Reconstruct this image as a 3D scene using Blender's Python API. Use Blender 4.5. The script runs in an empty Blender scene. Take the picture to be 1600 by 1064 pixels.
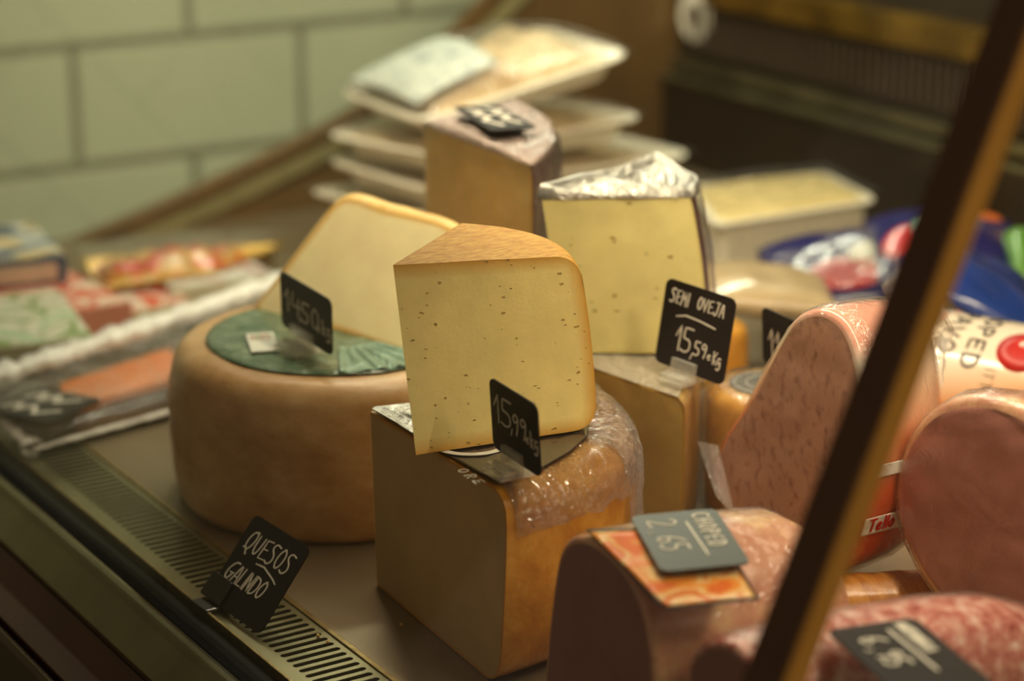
import bpy, bmesh, math, random
from mathutils import Vector, noise
V = Vector
random.seed(7)
D = bpy.data
scene = bpy.context.scene
COL = scene.collection

# ------------------------------------------------------------------ camera, world, lamps, exposure
FPX, PITCH, YAW, CAMZ = 3500.0, math.radians(17.2), math.radians(32.1), 0.55
CAM = V((0, 0, CAMZ))
cd = D.cameras.new('camera'); cam = D.objects.new('camera', cd); COL.objects.link(cam)
cd.sensor_width = 36.0; cd.lens = 36.0 * FPX / 1600.0
cam.location = CAM; cam.rotation_euler = (math.pi / 2 - PITCH, 0, -YAW)
cd.clip_start = 0.02; cd.clip_end = 30
cd.dof.use_dof = True; cd.dof.focus_distance = 1.285; cd.dof.aperture_fstop = 3.5
cd.dof.aperture_blades = 9
scene.camera = cam
scene.view_settings.view_transform = 'Standard'
scene.view_settings.look = 'None'
scene.view_settings.gamma = 1
scene.view_settings.use_curve_mapping = False
scene.view_settings.exposure = 0.46

w = D.worlds.new('dim_shop'); scene.world = w; w.use_nodes = True
w.node_tree.nodes['Background'].inputs[0].default_value = (0.95, 0.72, 0.46, 1)
w.node_tree.nodes['Background'].inputs[1].default_value = 0.115

def area(name, loc, target, sx, sy, power, color):
    l = D.lights.new(name, 'AREA'); l.shape = 'RECTANGLE'; l.size = sx; l.size_y = sy
    l.energy = power; l.color = color
    o = D.objects.new(name, l); COL.objects.link(o); o.location = loc
    o.rotation_euler = (V(target) - V(loc)).to_track_quat('-Z', 'Y').to_euler()
    return o
WARM = (1.0, 0.86, 0.60)
area('case_tube_light', (0.775, 0.95, 0.585), (0.97, 0.95, 0.0), 1.5, 0.035, 6.2, WARM)
area('end_wall_fill_light', (1.15, 1.75, 0.62), (1.1, 1.76, 0.0), 0.05, 0.6, 3.0, (0.96, 1.0, 0.78))  # added fill that brightens the tiled end wall, no real tube there
area('ceiling_lamp_light', (0.85, -0.35, 1.25), (0.72, 1.1, 0.1), 0.22, 0.22, 5.0, (1.0, 0.84, 0.58))

# pixel of the photograph -> a point in the place (on a height, a depth, or a plane across the case)
FH = V((math.sin(YAW), math.cos(YAW), 0)); RT = V((math.cos(YAW), -math.sin(YAW), 0))
FW = FH * math.cos(PITCH) + V((0, 0, -math.sin(PITCH))); UP = FH * math.sin(PITCH) + V((0, 0, math.cos(PITCH)))
def ray(x, y): return FW + RT * ((x - 800) / FPX) - UP * ((y - 532) / FPX)
def at_z(x, y, h): d = ray(x, y); return CAM + d * ((h - CAMZ) / d.z)
def at_x(x, y, X): d = ray(x, y); return CAM + d * (X / d.x)
def at_d(x, y, dist): return CAM + ray(x, y) * dist

# ------------------------------------------------------------------ materials
def new_mat(name):
    m = D.materials.new(name); m.use_nodes = True
    return m, m.node_tree, m.node_tree.nodes['Principled BSDF']
def rgb(c):  # sRGB 0-255 -> linear
    return tuple(((v / 255) / 12.92 if v / 255 <= 0.04045 else (((v / 255) + 0.055) / 1.055) ** 2.4) for v in c) + (1,)
def node(nt, t, **k):
    n = nt.nodes.new(t)
    for a, b in k.items(): setattr(n, a, b)
    return n
def ramp(nt, src, stops):
    r = node(nt, 'ShaderNodeValToRGB'); e = r.color_ramp.elements
    while len(e) < len(stops): e.new(0.5)
    for el, (p, c) in zip(e, stops): el.position = p; el.color = c
    nt.links.new(src, r.inputs[0]); return r
def texco(nt, scale=(1, 1, 1), rot=(0, 0, 0)):
    tc = node(nt, 'ShaderNodeTexCoord'); mp = node(nt, 'ShaderNodeMapping')
    mp.inputs['Scale'].default_value = scale; mp.inputs['Rotation'].default_value = rot
    nt.links.new(tc.outputs['Object'], mp.inputs[0]); return mp.outputs[0]
def noise_n(nt, co, scale, detail=4, rough=0.55, dist=0.0):
    n = node(nt, 'ShaderNodeTexNoise'); n.inputs['Scale'].default_value = scale
    n.inputs['Detail'].default_value = detail; n.inputs['Roughness'].default_value = rough
    n.inputs['Distortion'].default_value = dist; nt.links.new(co, n.inputs['Vector']); return n.outputs[0]
def bump(nt, p, src, strength, dist=0.001, prev=None):
    b = node(nt, 'ShaderNodeBump'); b.inputs['Strength'].default_value = strength; b.inputs['Distance'].default_value = dist
    nt.links.new(src, b.inputs['Height'])
    if prev: nt.links.new(prev, b.inputs['Normal'])
    nt.links.new(b.outputs[0], p.inputs['Normal']); return b.outputs[0]
def mixc(nt, fac, a, b, mode='MIX'):
    m = node(nt, 'ShaderNodeMix', data_type='RGBA', blend_type=mode)
    if isinstance(fac, (int, float)): m.inputs[0].default_value = fac
    else: nt.links.new(fac, m.inputs[0])
    for i, s in ((6, a), (7, b)):
        if isinstance(s, tuple): m.inputs[i].default_value = s
        else: nt.links.new(s, m.inputs[i])
    return m.outputs[2]

def simple(name, c, rough=0.5, metal=0.0, spec=0.5, var=0.12, scale=40, bmp=0.0, bscale=200, sss=0.0, coat=0.0):
    m, nt, p = new_mat(name); c = rgb(c)
    co = texco(nt); n = noise_n(nt, co, scale)
    lo = tuple(v * (1 - var) for v in c[:3]) + (1,); hi = tuple(min(1, v * (1 + var)) for v in c[:3]) + (1,)
    r = ramp(nt, n, [(0.3, lo), (0.7, hi)]); nt.links.new(r.outputs[0], p.inputs['Base Color'])
    p.inputs['Roughness'].default_value = rough; p.inputs['Metallic'].default_value = metal
    p.inputs['Specular IOR Level'].default_value = spec; p.inputs['Coat Weight'].default_value = coat
    if bmp: bump(nt, p, noise_n(nt, co, bscale, 5), bmp)
    if sss:
        p.inputs['Subsurface Weight'].default_value = sss; p.inputs['Subsurface Radius'].default_value = (1, 0.6, 0.25)
        p.inputs['Subsurface Scale'].default_value = 0.004
    return m

def paste(name, c, edge, holes=0.0, rough=0.42, edge_w=0.5, hscale=95, blot=None, sss=0.25):
    """cut cheese or meat: 'rim' attribute runs 0 inside to 1 at the rind"""
    m, nt, p = new_mat(name); c = rgb(c); e = rgb(edge)
    co = texco(nt); n = noise_n(nt, co, 28, 5)
    lo = tuple(v * 0.90 for v in c[:3]) + (1,); hi = tuple(min(1, v * 1.08) for v in c[:3]) + (1,)
    col = ramp(nt, n, [(0.3, lo), (0.7, hi)]).outputs[0]
    at = node(nt, 'ShaderNodeAttribute', attribute_name='rim')
    rr = ramp(nt, at.outputs['Fac'], [(1 - edge_w, (0, 0, 0, 1)), (1.0, (1, 1, 1, 1))])
    col = mixc(nt, rr.outputs[0], col, e)
    hb = noise_n(nt, co, 420, 4)
    prev = None
    if blot:
        cs = texco(nt, (1, 1, 0.8)); n2 = noise_n(nt, cs, 150, 1.5, 0.45, 0.2)
        br = ramp(nt, n2, [(0.52, (0, 0, 0, 1)), (0.74, (1, 1, 1, 1))])
        col = mixc(nt, mixc(nt, 0.6, (0, 0, 0, 1), br.outputs[0]), col, rgb(blot))
    if holes:
        tc = texco(nt, (1, 1, 1.9)); dn = noise_n(nt, tc, 260, 3)
        add = node(nt, 'ShaderNodeVectorMath', operation='MULTIPLY_ADD')
        nt.links.new(dn, add.inputs[0]); add.inputs[1].default_value = (0.005,) * 3; nt.links.new(tc, add.inputs[2])
        vo = node(nt, 'ShaderNodeTexVoronoi'); vo.inputs['Scale'].default_value = hscale
        nt.links.new(add.outputs[0], vo.inputs['Vector'])
        sz = node(nt, 'ShaderNodeMath', operation='MULTIPLY'); sz.inputs[1].default_value = 0.26 * holes
        sep = node(nt, 'ShaderNodeSeparateColor'); nt.links.new(vo.outputs['Color'], sep.inputs[0])
        pw = node(nt, 'ShaderNodeMath', operation='POWER'); pw.inputs[1].default_value = 1.5
        nt.links.new(sep.outputs[0], pw.inputs[0]); nt.links.new(pw.outputs[0], sz.inputs[0])
        dv = node(nt, 'ShaderNodeMath', operation='DIVIDE'); nt.links.new(vo.outputs['Distance'], dv.inputs[0]); nt.links.new(sz.outputs[0], dv.inputs[1])
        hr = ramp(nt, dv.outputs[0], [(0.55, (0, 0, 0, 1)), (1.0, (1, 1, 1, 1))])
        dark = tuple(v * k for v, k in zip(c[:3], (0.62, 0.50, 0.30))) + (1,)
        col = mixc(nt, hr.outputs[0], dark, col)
        prev = bump(nt, p, hr.outputs[0], 0.9, 0.0016)
    bump(nt, p, hb, 0.22, 0.0006, prev)
    nt.links.new(col, p.inputs['Base Color'])
    p.inputs['Roughness'].default_value = rough; p.inputs['Specular IOR Level'].default_value = 0.35
    p.inputs['Subsurface Weight'].default_value = sss; p.inputs['Subsurface Radius'].default_value = (1, 0.65, 0.25)
    p.inputs['Subsurface Scale'].default_value = 0.004
    return m

def rind(name, c, dark, light, streak=(1, 1, 1), scale=60, rough=0.5, bmp=0.5, coat=0.0, bs=260):
    m, nt, p = new_mat(name); co = texco(nt, streak)
    n = noise_n(nt, co, scale, 7, 0.62)
    r = ramp(nt, n, [(0.28, rgb(dark)), (0.5, rgb(c)), (0.74, rgb(light))])
    nt.links.new(r.outputs[0], p.inputs['Base Color'])
    bump(nt, p, noise_n(nt, co, bs, 5), bmp, 0.001)
    p.inputs['Roughness'].default_value = rough; p.inputs['Coat Weight'].default_value = coat; p.inputs['Coat Roughness'].default_value = 0.2
    p.inputs['Subsurface Weight'].default_value = 0.12; p.inputs['Subsurface Scale'].default_value = 0.003
    return m

def film(name, opacity=0.16, rough=0.12, tint=(0.95, 0.93, 0.9, 1), bscale=110, bst=0.9, white=0.05, ior=1.45):
    """thin clear plastic wrap: sees through, creases catch the light"""
    m = D.materials.new(name); m.use_nodes = True; nt = m.node_tree; nt.nodes.clear()
    out = node(nt, 'ShaderNodeOutputMaterial'); tr = node(nt, 'ShaderNodeBsdfTransparent'); gl = node(nt, 'ShaderNodeBsdfGlossy')
    df = node(nt, 'ShaderNodeBsdfDiffuse'); df.inputs[0].default_value = tint
    gl.inputs['Roughness'].default_value = rough; gl.inputs[0].default_value = (1, 1, 1, 1)
    tr.inputs[0].default_value = (0.97, 0.96, 0.94, 1)
    co = texco(nt); n1 = noise_n(nt, co, bscale, 3, 0.6, 1.6)
    r = ramp(nt, n1, [(0.40, (0, 0, 0, 1)), (0.5, (1, 1, 1, 1)), (0.60, (0, 0, 0, 1))])
    b = node(nt, 'ShaderNodeBump'); b.inputs['Strength'].default_value = bst; b.inputs['Distance'].default_value = 0.0018
    nt.links.new(r.outputs[0], b.inputs['Height']); nt.links.new(b.outputs[0], gl.inputs['Normal'])
    fr = node(nt, 'ShaderNodeFresnel'); nt.links.new(b.outputs[0], fr.inputs['Normal'])
    ge = node(nt, 'ShaderNodeNewGeometry'); io = node(nt, 'ShaderNodeMapRange'); nt.links.new(ge.outputs['Backfacing'], io.inputs[0])
    io.inputs[3].default_value = ior; io.inputs[4].default_value = 1 / ior; nt.links.new(io.outputs[0], fr.inputs[0])   # thin sheet: same from both sides
    ad = node(nt, 'ShaderNodeMath', operation='ADD'); ad.inputs[1].default_value = opacity; ad.use_clamp = True
    nt.links.new(fr.outputs[0], ad.inputs[0])
    m1 = node(nt, 'ShaderNodeMixShader'); nt.links.new(ad.outputs[0], m1.inputs[0]); nt.links.new(tr.outputs[0], m1.inputs[1]); nt.links.new(gl.outputs[0], m1.inputs[2])
    m2 = node(nt, 'ShaderNodeMixShader'); m2.inputs[0].default_value = white
    nt.links.new(m1.outputs[0], m2.inputs[1]); nt.links.new(df.outputs[0], m2.inputs[2])
    nt.links.new(m2.outputs[0], out.inputs[0]); return m

def foil(name, base=(205, 205, 196), rough=0.3, metal=0.75, bscale=120):
    m, nt, p = new_mat(name); co = texco(nt)
    p.inputs['Base Color'].default_value = rgb(base); p.inputs['Roughness'].default_value = rough; p.inputs['Metallic'].default_value = metal
    n1 = noise_n(nt, co, bscale, 4, 0.65, 1.2); bump(nt, p, n1, 1.0, 0.003)
    return m

def pattern(name, cols, scale=30, rough=0.3, sharp=0.02, seed=0.0, coat=0.3):
    """printed packaging: hard-edged patches of several inks"""
    m, nt, p = new_mat(name); co = texco(nt)
    vm = node(nt, 'ShaderNodeVectorMath', operation='ADD'); vm.inputs[1].default_value = (seed, seed * 0.7, seed * 1.3)
    nt.links.new(co, vm.inputs[0]); n = noise_n(nt, vm.outputs[0], scale, 1.5, 0.4, 0.6)
    stops = []; k = len(cols)
    for i, c in enumerate(cols):
        p0 = 0.32 + 0.36 * i / k
        if i: stops.append((p0 + sharp, rgb(c)))
        else: stops.append((0.0, rgb(c)))
        if i < k - 1: stops.append((0.32 + 0.36 * (i + 1) / k - 0.0, rgb(c)))
    r = ramp(nt, n, stops); nt.links.new(r.outputs[0], p.inputs['Base Color'])
    p.inputs['Roughness'].default_value = rough; p.inputs['Coat Weight'].default_value = coat
    return m

def clear_plastic(name, tint=(0.88, 0.87, 0.8, 1), rough=0.08, white=0.06):
    m = film(name, 0.08, rough, tint, 60, 0.05, white); return m

M = {}
M['paste_main'] = paste('paste_yellow_crumbly', (238, 218, 142), (214, 160, 66), 1.0, edge_w=0.75, hscale=150)
M['paste_pale'] = paste('paste_pale_cream', (250, 234, 182), (222, 168, 72), 0, edge_w=0.30, rough=0.36)
M['paste_sheep'] = paste('paste_sheep_yellow', (216, 204, 138), (200, 184, 110), 0.9, edge_w=0.25, hscale=95)
M['paste_tan'] = paste('paste_tan_smooth', (204, 172, 118), (206, 138, 44), 0, edge_w=0.22, rough=0.38)
M['paste_gold'] = paste('paste_gold', (232, 204, 128), (212, 168, 84), 0, edge_w=0.25)
M['paste_base2'] = paste('paste_olive_yellow', (196, 168, 88), (182, 138, 52), 0.4, edge_w=0.2, rough=0.3)
M['rind_main'] = rind('rind_orange_cloth', (214, 160, 62), (170, 110, 32), (238, 198, 104), (1, 4, 2), 130, bmp=1.0, bs=420)
M['rind_wheel'] = rind('rind_wheel', (200, 160, 108), (172, 128, 80), (220, 188, 142), (1, 1, 1.5), 26, rough=0.4, bmp=0.35, coat=0.15)
M['rind_gold'] = rind('rind_gold', (202, 142, 46), (172, 108, 26), (224, 172, 78), scale=40, rough=0.3, coat=0.4)
M['rind_dark'] = rind('rind_purple_brown', (104, 74, 72), (70, 46, 44), (136, 104, 98), scale=70, rough=0.45, coat=0.3)
M['rind_pale'] = rind('rind_pale_yellow', (232, 196, 118), (214, 168, 86), (240, 214, 150), scale=50)
M['meat_mort'] = paste('meat_mortadella', (226, 178, 158), (226, 180, 134), 0, edge_w=0.10, rough=0.36, blot=(146, 84, 78))
M['meat_ham'] = paste('meat_ham', (186, 124, 116), (186, 130, 112), 0, edge_w=0.08, rough=0.3)
M['meat_dark'] = paste('meat_chopped_dark', (150, 100, 94), (182, 130, 102), 0, edge_w=0.10, rough=0.3)
M['skin_chop'] = rind('casing_tan_pink', (208, 154, 124), (180, 112, 92), (240, 212, 156), scale=26, rough=0.25, coat=0.5)
M['skin_red'] = rind('casing_red_marbled', (196, 124, 112), (140, 34, 36), (240, 216, 204), (1, 1, 1), 120, rough=0.25, coat=0.5)
M['skin_roll'] = rind('casing_amber', (198, 134, 62), (160, 96, 40), (226, 170, 92), (5, 1, 1), 30, rough=0.22, coat=0.6)
M['film'] = film('cling_film', 0.02, 0.2, bscale=60, bst=0.3, white=0.02)
M['film_heavy'] = film('cling_film_bunched', 0.16, 0.12, bscale=260, bst=1.0, white=0.01)
M['film_smooth'] = film('vacuum_bag', 0.0, 0.1, bscale=35, bst=0.6, white=0.03)
M['foil'] = foil('silver_foil'); M['foil_green'] = foil('green_foil', (116, 150, 128), 0.38, 0.35, 60)
M['board'] = simple('chalk_black', (28, 21, 20), 0.55, var=0.15, scale=90, spec=0.25)
M['board_green'] = simple('chalk_greenish', (58, 62, 54), 0.35, var=0.1)
M['chalk'] = simple('chalk_pen_white', (225, 220, 205), 0.7, var=0.08, scale=900)
M['ink_white'] = simple('print_white', (228, 224, 212), 0.4, var=0.04)
M['ink_black'] = simple('print_black', (32, 28, 28), 0.4)
M['ink_red'] = simple('print_red', (186, 34, 28), 0.35)
M['ink_salmon'] = simple('print_salmon', (214, 120, 92), 0.4)
M['clip'] = clear_plastic('clear_acrylic', white=0.2)
M['clip_black'] = simple('black_plastic', (26, 24, 22), 0.3, coat=0.3)
M['steel_deck'] = simple('brushed_steel_deck', (136, 120, 94), 0.42, 0.6, var=0.10, scale=14, bmp=0.12, bscale=500)
M['steel_rail'] = simple('steel_rail', (150, 146, 118), 0.24, 0.9, var=0.15, scale=20)
M['steel_dark'] = simple('dark_stained_steel', (92, 78, 60), 0.35, 0.8, var=0.2, scale=10)
M['brass'] = simple('brass_profile', (190, 138, 58), 0.5, 0.35, var=0.12, scale=12)
M['shaded_face'] = simple('post_shade_brown', (84, 56, 36), 0.5, 0.3)
M['rubber'] = simple('black_rubber', (14, 12, 10), 0.7, spec=0.2, var=0.3, scale=300, bmp=0.4)
M['maroon'] = simple('maroon_panel', (66, 36, 30), 0.3, 0.2, var=0.25, scale=6)
M['tile'] = simple('glazed_green_tile', (204, 212, 178), 0.22, var=0.05, scale=5, bmp=0.08, bscale=12, coat=0.4)
M['grout'] = simple('grey_grout', (140, 142, 118), 0.8)
M['foam'] = simple('white_foam', (234, 228, 208), 0.6, var=0.03, bmp=0.15, bscale=700)
M['poultry'] = rind('pale_meat', (208, 184, 142), (180, 148, 104), (224, 208, 170), scale=16, rough=0.3, coat=0.5)
M['sticker'] = simple('paper_sticker', (226, 228, 218), 0.5, var=0.04)
M['void'] = simple('dark_duct', (26, 22, 18), 0.6)

# ------------------------------------------------------------------ mesh helpers
def empty(name, loc, label, cat, group=None):
    o = D.objects.new(name, None); COL.objects.link(o); o.location = loc; o.empty_display_size = 0.02
    o['label'] = label; o['category'] = cat
    if group: o['group'] = group
    return o
def mk(name, vs, fs, mat, parent=None, smooth=True, attr=None, mats=None, mi=None, solid=0.0, bevel=0.0, auto=None, label=None):
    off = parent.location if parent else V((0, 0, 0))
    p = parent
    while p is not None and p.parent is not None: p = p.parent; off = off + p.location
    me = D.meshes.new(name); me.from_pydata([tuple(V(v) - off) for v in vs], [], fs); me.update()
    for m in (mats or [mat]): me.materials.append(m)
    if mi:
        for f, k in zip(me.polygons, mi): f.material_index = k
    bm = bmesh.new(); bm.from_mesh(me); bmesh.ops.remove_doubles(bm, verts=bm.verts, dist=1e-6)
    if attr is None: bmesh.ops.recalc_face_normals(bm, faces=bm.faces)
    bm.to_mesh(me); bm.free()
    for f in me.polygons: f.use_smooth = smooth
    if auto is not None: me.set_sharp_from_angle(angle=math.radians(auto))
    o = D.objects.new(name, me); COL.objects.link(o)
    if parent: o.parent = parent
    if solid:
        s = o.modifiers.new('thick', 'SOLIDIFY'); s.thickness = solid; s.offset = 0
    if bevel:
        b = o.modifiers.new('bevel', 'BEVEL'); b.width = bevel; b.segments = 3; b.limit_method = 'ANGLE'
    if label: o['label'] = label
    return o
def paste_mesh(name, vs, rims, fs, mat, parent):
    """cut faces with the 'rim' point attribute kept"""
    off = parent.location
    me = D.meshes.new(name); me.from_pydata([tuple(V(v) - off) for v in vs], [], fs); me.update()
    me.materials.append(mat)
    a = me.attributes.new('rim', 'FLOAT', 'POINT')
    for i, r in enumerate(rims): a.data[i].value = r
    for f in me.polygons: f.use_smooth = True
    o = D.objects.new(name, me); COL.objects.link(o); o.parent = parent
    return o
def root_off(parent):
    return parent.location.copy()
def box(c0, c1):
    x0, y0, z0 = c0; x1, y1, z1 = c1
    vs = [(x0, y0, z0), (x1, y0, z0), (x1, y1, z0), (x0, y1, z0), (x0, y0, z1), (x1, y0, z1), (x1, y1, z1), (x0, y1, z1)]
    return vs, [(0, 3, 2, 1), (4, 5, 6, 7), (0, 1, 5, 4), (1, 2, 6, 5), (2, 3, 7, 6), (3, 0, 4, 7)]
def obox(o, a, b, c):
    """box from corner o along edge vectors a, b, c"""
    o, a, b, c = V(o), V(a), V(b), V(c)
    vs = [o, o + a, o + a + b, o + b, o + c, o + a + c, o + a + b + c, o + b + c]
    return vs, [(0, 3, 2, 1), (4, 5, 6, 7), (0, 1, 5, 4), (1, 2, 6, 5), (2, 3, 7, 6), (3, 0, 4, 7)]
def join(*parts):
    vs, fs = [], []
    for v, f in parts:
        n = len(vs); vs += list(v); fs += [tuple(i + n for i in q) for q in f]
    return vs, fs
def grid_faces(nu, nv, wrap_u=False, base=0):
    fs = []
    for i in range(nu if wrap_u else nu - 1):
        for j in range(nv - 1):
            a = i * nv + j; b = ((i + 1) % nu) * nv + j
            fs.append((base + a, base + b, base + b + 1, base + a + 1))
    return fs
def catmull(pts, n=8, closed=True):
    out = []; N = len(pts); pts = [V(p) for p in pts]
    for i in range(N if closed else N - 1):
        p0 = pts[(i - 1) % N] if closed else pts[max(i - 1, 0)]
        p1 = pts[i]; p2 = pts[(i + 1) % N]; p3 = pts[(i + 2) % N] if closed else pts[min(i + 2, N - 1)]
        for k in range(n):
            t = k / n
            out.append(0.5 * ((2 * p1) + (p2 - p0) * t + (2 * p0 - 5 * p1 + 4 * p2 - p3) * t * t + (3 * p1 - p0 - 3 * p2 + p3) * t ** 3))
    if not closed: out.append(pts[-1])
    return out
def nz(p, s, seed=0.0): return noise.noise(V(p) * s + V((seed, seed * 1.7, -seed)))
def rrect(w, h, r, n=5):
    pts = []
    for cx, cy, a0 in ((w - r, r, -90), (w - r, h - r, 0), (r, h - r, 90), (r, r, 180)):
        for k in range(n + 1):
            a = math.radians(a0 + 90 * k / n); pts.append((cx + r * math.cos(a), cy + r * math.sin(a)))
    return pts
def plate(o, a, b, n, w, h, r, t):
    """rounded plate: corner o, unit axes a, b, normal n"""
    o, a, b, n = V(o), V(a), V(b), V(n); pts = rrect(w, h, r); k = len(pts)
    vs = [o + a * u + b * v - n * t / 2 for u, v in pts] + [o + a * u + b * v + n * t / 2 for u, v in pts]
    fs = [tuple(range(k))[::-1], tuple(range(k, 2 * k))] + [(i, (i + 1) % k, k + (i + 1) % k, k + i) for i in range(k)]
    return vs, fs

# ------------------------------------------------------------------ hand lettering
G = {
 'Q': [[(.52, .92), (.25, .95), (.06, .6), (.08, .2), (.3, .05), (.5, .3), (.58, .7), (.45, .98)], [(.02, .12), (.2, .16), (.42, -.12)]],
 'U': [[(.05, .9), (.06, .3), (.22, .02), (.42, .2), (.48, .9)], ],
 'E': ['L', [(.5, .95), (.1, .9), (.08, .05), (.5, .08)], [(.1, .5), (.42, .52)]],
 'S': [[(.55, .92), (.2, 1.0), (.05, .72), (.4, .5), (.48, .2), (.25, .0), (.0, .1)]],
 'O': [[(.3, .98), (.06, .75), (.05, .25), (.28, .02), (.5, .25), (.52, .75), (.3, .98), (.2, .95)]],
 'G': [[(.62, 1.0), (.3, 1.0), (.02, .6), (.06, .1), (.35, .0), (.5, .3), (.5, .42)], ['L', (.3, .42), (.62, .44)]],
 'A': ['L', [(.0, .0), (.22, .95), (.3, .95), (.5, .0)], [(.1, .35), (.42, .35)]],
 'L': ['L', [(.06, .95), (.05, .04), (.42, .04)]],
 'I': ['L', [(.1, .95), (.1, .02)]],
 'N': ['L', [(.04, .0), (.07, .95), (.42, .05), (.46, .95)]],
 'D': [[(.06, .95), (.06, .04), (.1, .02), (.42, .1), (.55, .5), (.4, .9), (.02, .96)]],
 'M': ['L', [(.02, .0), (.1, .95), (.3, .35), (.5, .95), (.56, .0)]],
 'V': ['L', [(.02, .95), (.25, .0), (.5, .95)]],
 'J': [[(.5, .98), (.46, .3), (.35, .0), (.12, .02), (.05, .2)], ['L', (.22, .96), (.62, .98)]],
 'C': [[(.5, .85), (.32, 1.0), (.06, .75), (.04, .25), (.28, .0), (.52, .15)]],
 'H': ['L', [(.06, .98), (.05, .02)], [(.46, .98), (.46, .02)], [(.05, .5), (.46, .52)]],
 'P': [[(.06, .0), (.07, .96), (.12, 1.0), (.48, .9), (.45, .55), (.08, .48)]],
 'R': [[(.06, .0), (.07, .96), (.12, 1.0), (.48, .9), (.45, .55), (.1, .5)], ['L', (.2, .5), (.5, .0)]],
 'T': ['L', [(.0, .95), (.52, .96)], [(.26, .95), (.25, .0)]],
 'K': ['L', [(.06, .98), (.06, .0)], [(.44, .95), (.08, .45), (.46, .02)]],
 'k': ['L', [(.06, 1.0), (.06, .0)], [(.36, .6), (.08, .3), (.4, .0)]],
 'g': [[(.42, .55), (.2, .62), (.05, .35), (.22, .1), (.42, .4), (.42, -.1), (.25, -.35), (.02, -.25)]],
 'e': [[(.05, .32), (.36, .36), (.3, .6), (.1, .55), (.04, .2), (.2, .0), (.4, .1)]],
 'l': ['L', [(.1, 1.0), (.1, .0)]],
 'o': [[(.22, .62), (.04, .4), (.08, .08), (.26, .02), (.4, .25), (.36, .55), (.2, .62)]],
 '1': ['L', [(.0, .55), (.2, .98), (.2, .0)]],
 '2': [[(.05, .78), (.2, 1.0), (.45, .85), (.4, .55), (.05, .05), (.1, .03), (.55, .05)]],
 '4': ['L', [(.12, .98), (.05, .4), (.5, .42)], [(.38, .75), (.36, .0)]],
 '5': [[(.5, .96), (.15, .96), (.1, .95), (.08, .55), (.12, .55), (.42, .5), (.45, .15), (.22, .0), (.0, .08)]],
 '6': [[(.45, .98), (.15, .7), (.04, .25), (.2, .0), (.42, .15), (.4, .42), (.15, .45), (.06, .3)]],
 '7': ['L', [(.02, .95), (.48, .95), (.18, .0)], [(.15, .5), (.42, .5)]],
 '9': [[(.45, .8), (.25, .98), (.06, .75), (.2, .52), (.42, .7), (.46, .85), (.42, .4), (.3, .0)]],
 '0': [[(.3, .98), (.08, .75), (.08, .2), (.28, .02), (.46, .25), (.48, .75), (.3, .98), (.22, .95)]],
 ',': ['L', [(.12, .08), (.02, -.2)]],
 'c': [[(.4, .5), (.2, .6), (.04, .35), (.15, .05), (.4, .08)], ['L', (.0, .38), (.3, .38)]],
 '-': [[(.0, .5), (.5, .62), (1.0, .4)]],
 ' ': [],
}
def chaikin(p, it=2):
    for _ in range(it):
        q = [p[0]]
        for a, b in zip(p, p[1:]):
            q += [(a[0] * .75 + b[0] * .25, a[1] * .75 + b[1] * .25), (a[0] * .25 + b[0] * .75, a[1] * .25 + b[1] * .75)]
        q.append(p[-1]); p = q
    return p
def strokes(text, x, y, h, gap=0.12, slant=0.0, wide=1.0):
    """list of polylines in the plane; x, y the lower left"""
    out = []; cx = x
    for ch in text:
        g = G[ch]; sharp = False; mx = 0.0
        if ch == ' ': cx += h * 0.3; continue
        for s in g:
            if s == 'L': sharp = True; continue
            sh = sharp
            if s[0] == 'L': s = s[1:]; sh = True
            pl = s if sh else chaikin(list(s))
            out.append([(cx + (u + slant * v) * h * wide, y + v * h) for u, v in pl]); mx = max(mx, max(u for u, v in s))
        cx += (mx + gap) * h * wide
    return out
def ribbons(polys, wd, f, t=0.0003):
    """raised pen strokes; f(u, v, height) -> point"""
    vs, fs = [], []
    for pl in polys:
        q = [pl[0]]                                    # resample so that strokes follow curved surfaces
        for a, b in zip(pl, pl[1:]):
            L = math.hypot(b[0] - a[0], b[1] - a[1]); k = max(1, int(L / 0.003))
            for i in range(1, k + 1): q.append((a[0] + (b[0] - a[0]) * i / k, a[1] + (b[1] - a[1]) * i / k))
        n0 = len(vs); N = len(q)
        for i, (x, y) in enumerate(q):
            a = q[max(i - 1, 0)]; b = q[min(i + 1, N - 1)]
            dx, dy = b[0] - a[0], b[1] - a[1]; L = math.hypot(dx, dy) or 1; dx /= L; dy /= L
            ww = wd / 2 * (0.75 if i in (0, N - 1) else 1)
            ex = (-1 if i == 0 else 1 if i == N - 1 else 0) * wd * 0.35
            px, py = x + dx * ex, y + dy * ex
            for s, hh in ((-1, 0), (-1, t), (1, t), (1, 0)):
                vs.append(f(px - dy * ww * s, py + dx * ww * s, hh))
        for i in range(N - 1):
            a = n0 + 4 * i; b = a + 4
            for k in range(3): fs.append((a + k, a + k + 1, b + k + 1, b + k))
            fs.append((a + 3, a, b, b + 3))
        fs += [(n0, n0 + 1, n0 + 2, n0 + 3), (n0 + 4 * N - 1, n0 + 4 * N - 2, n0 + 4 * N - 3, n0 + 4 * N - 4)]
    return vs, fs

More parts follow.
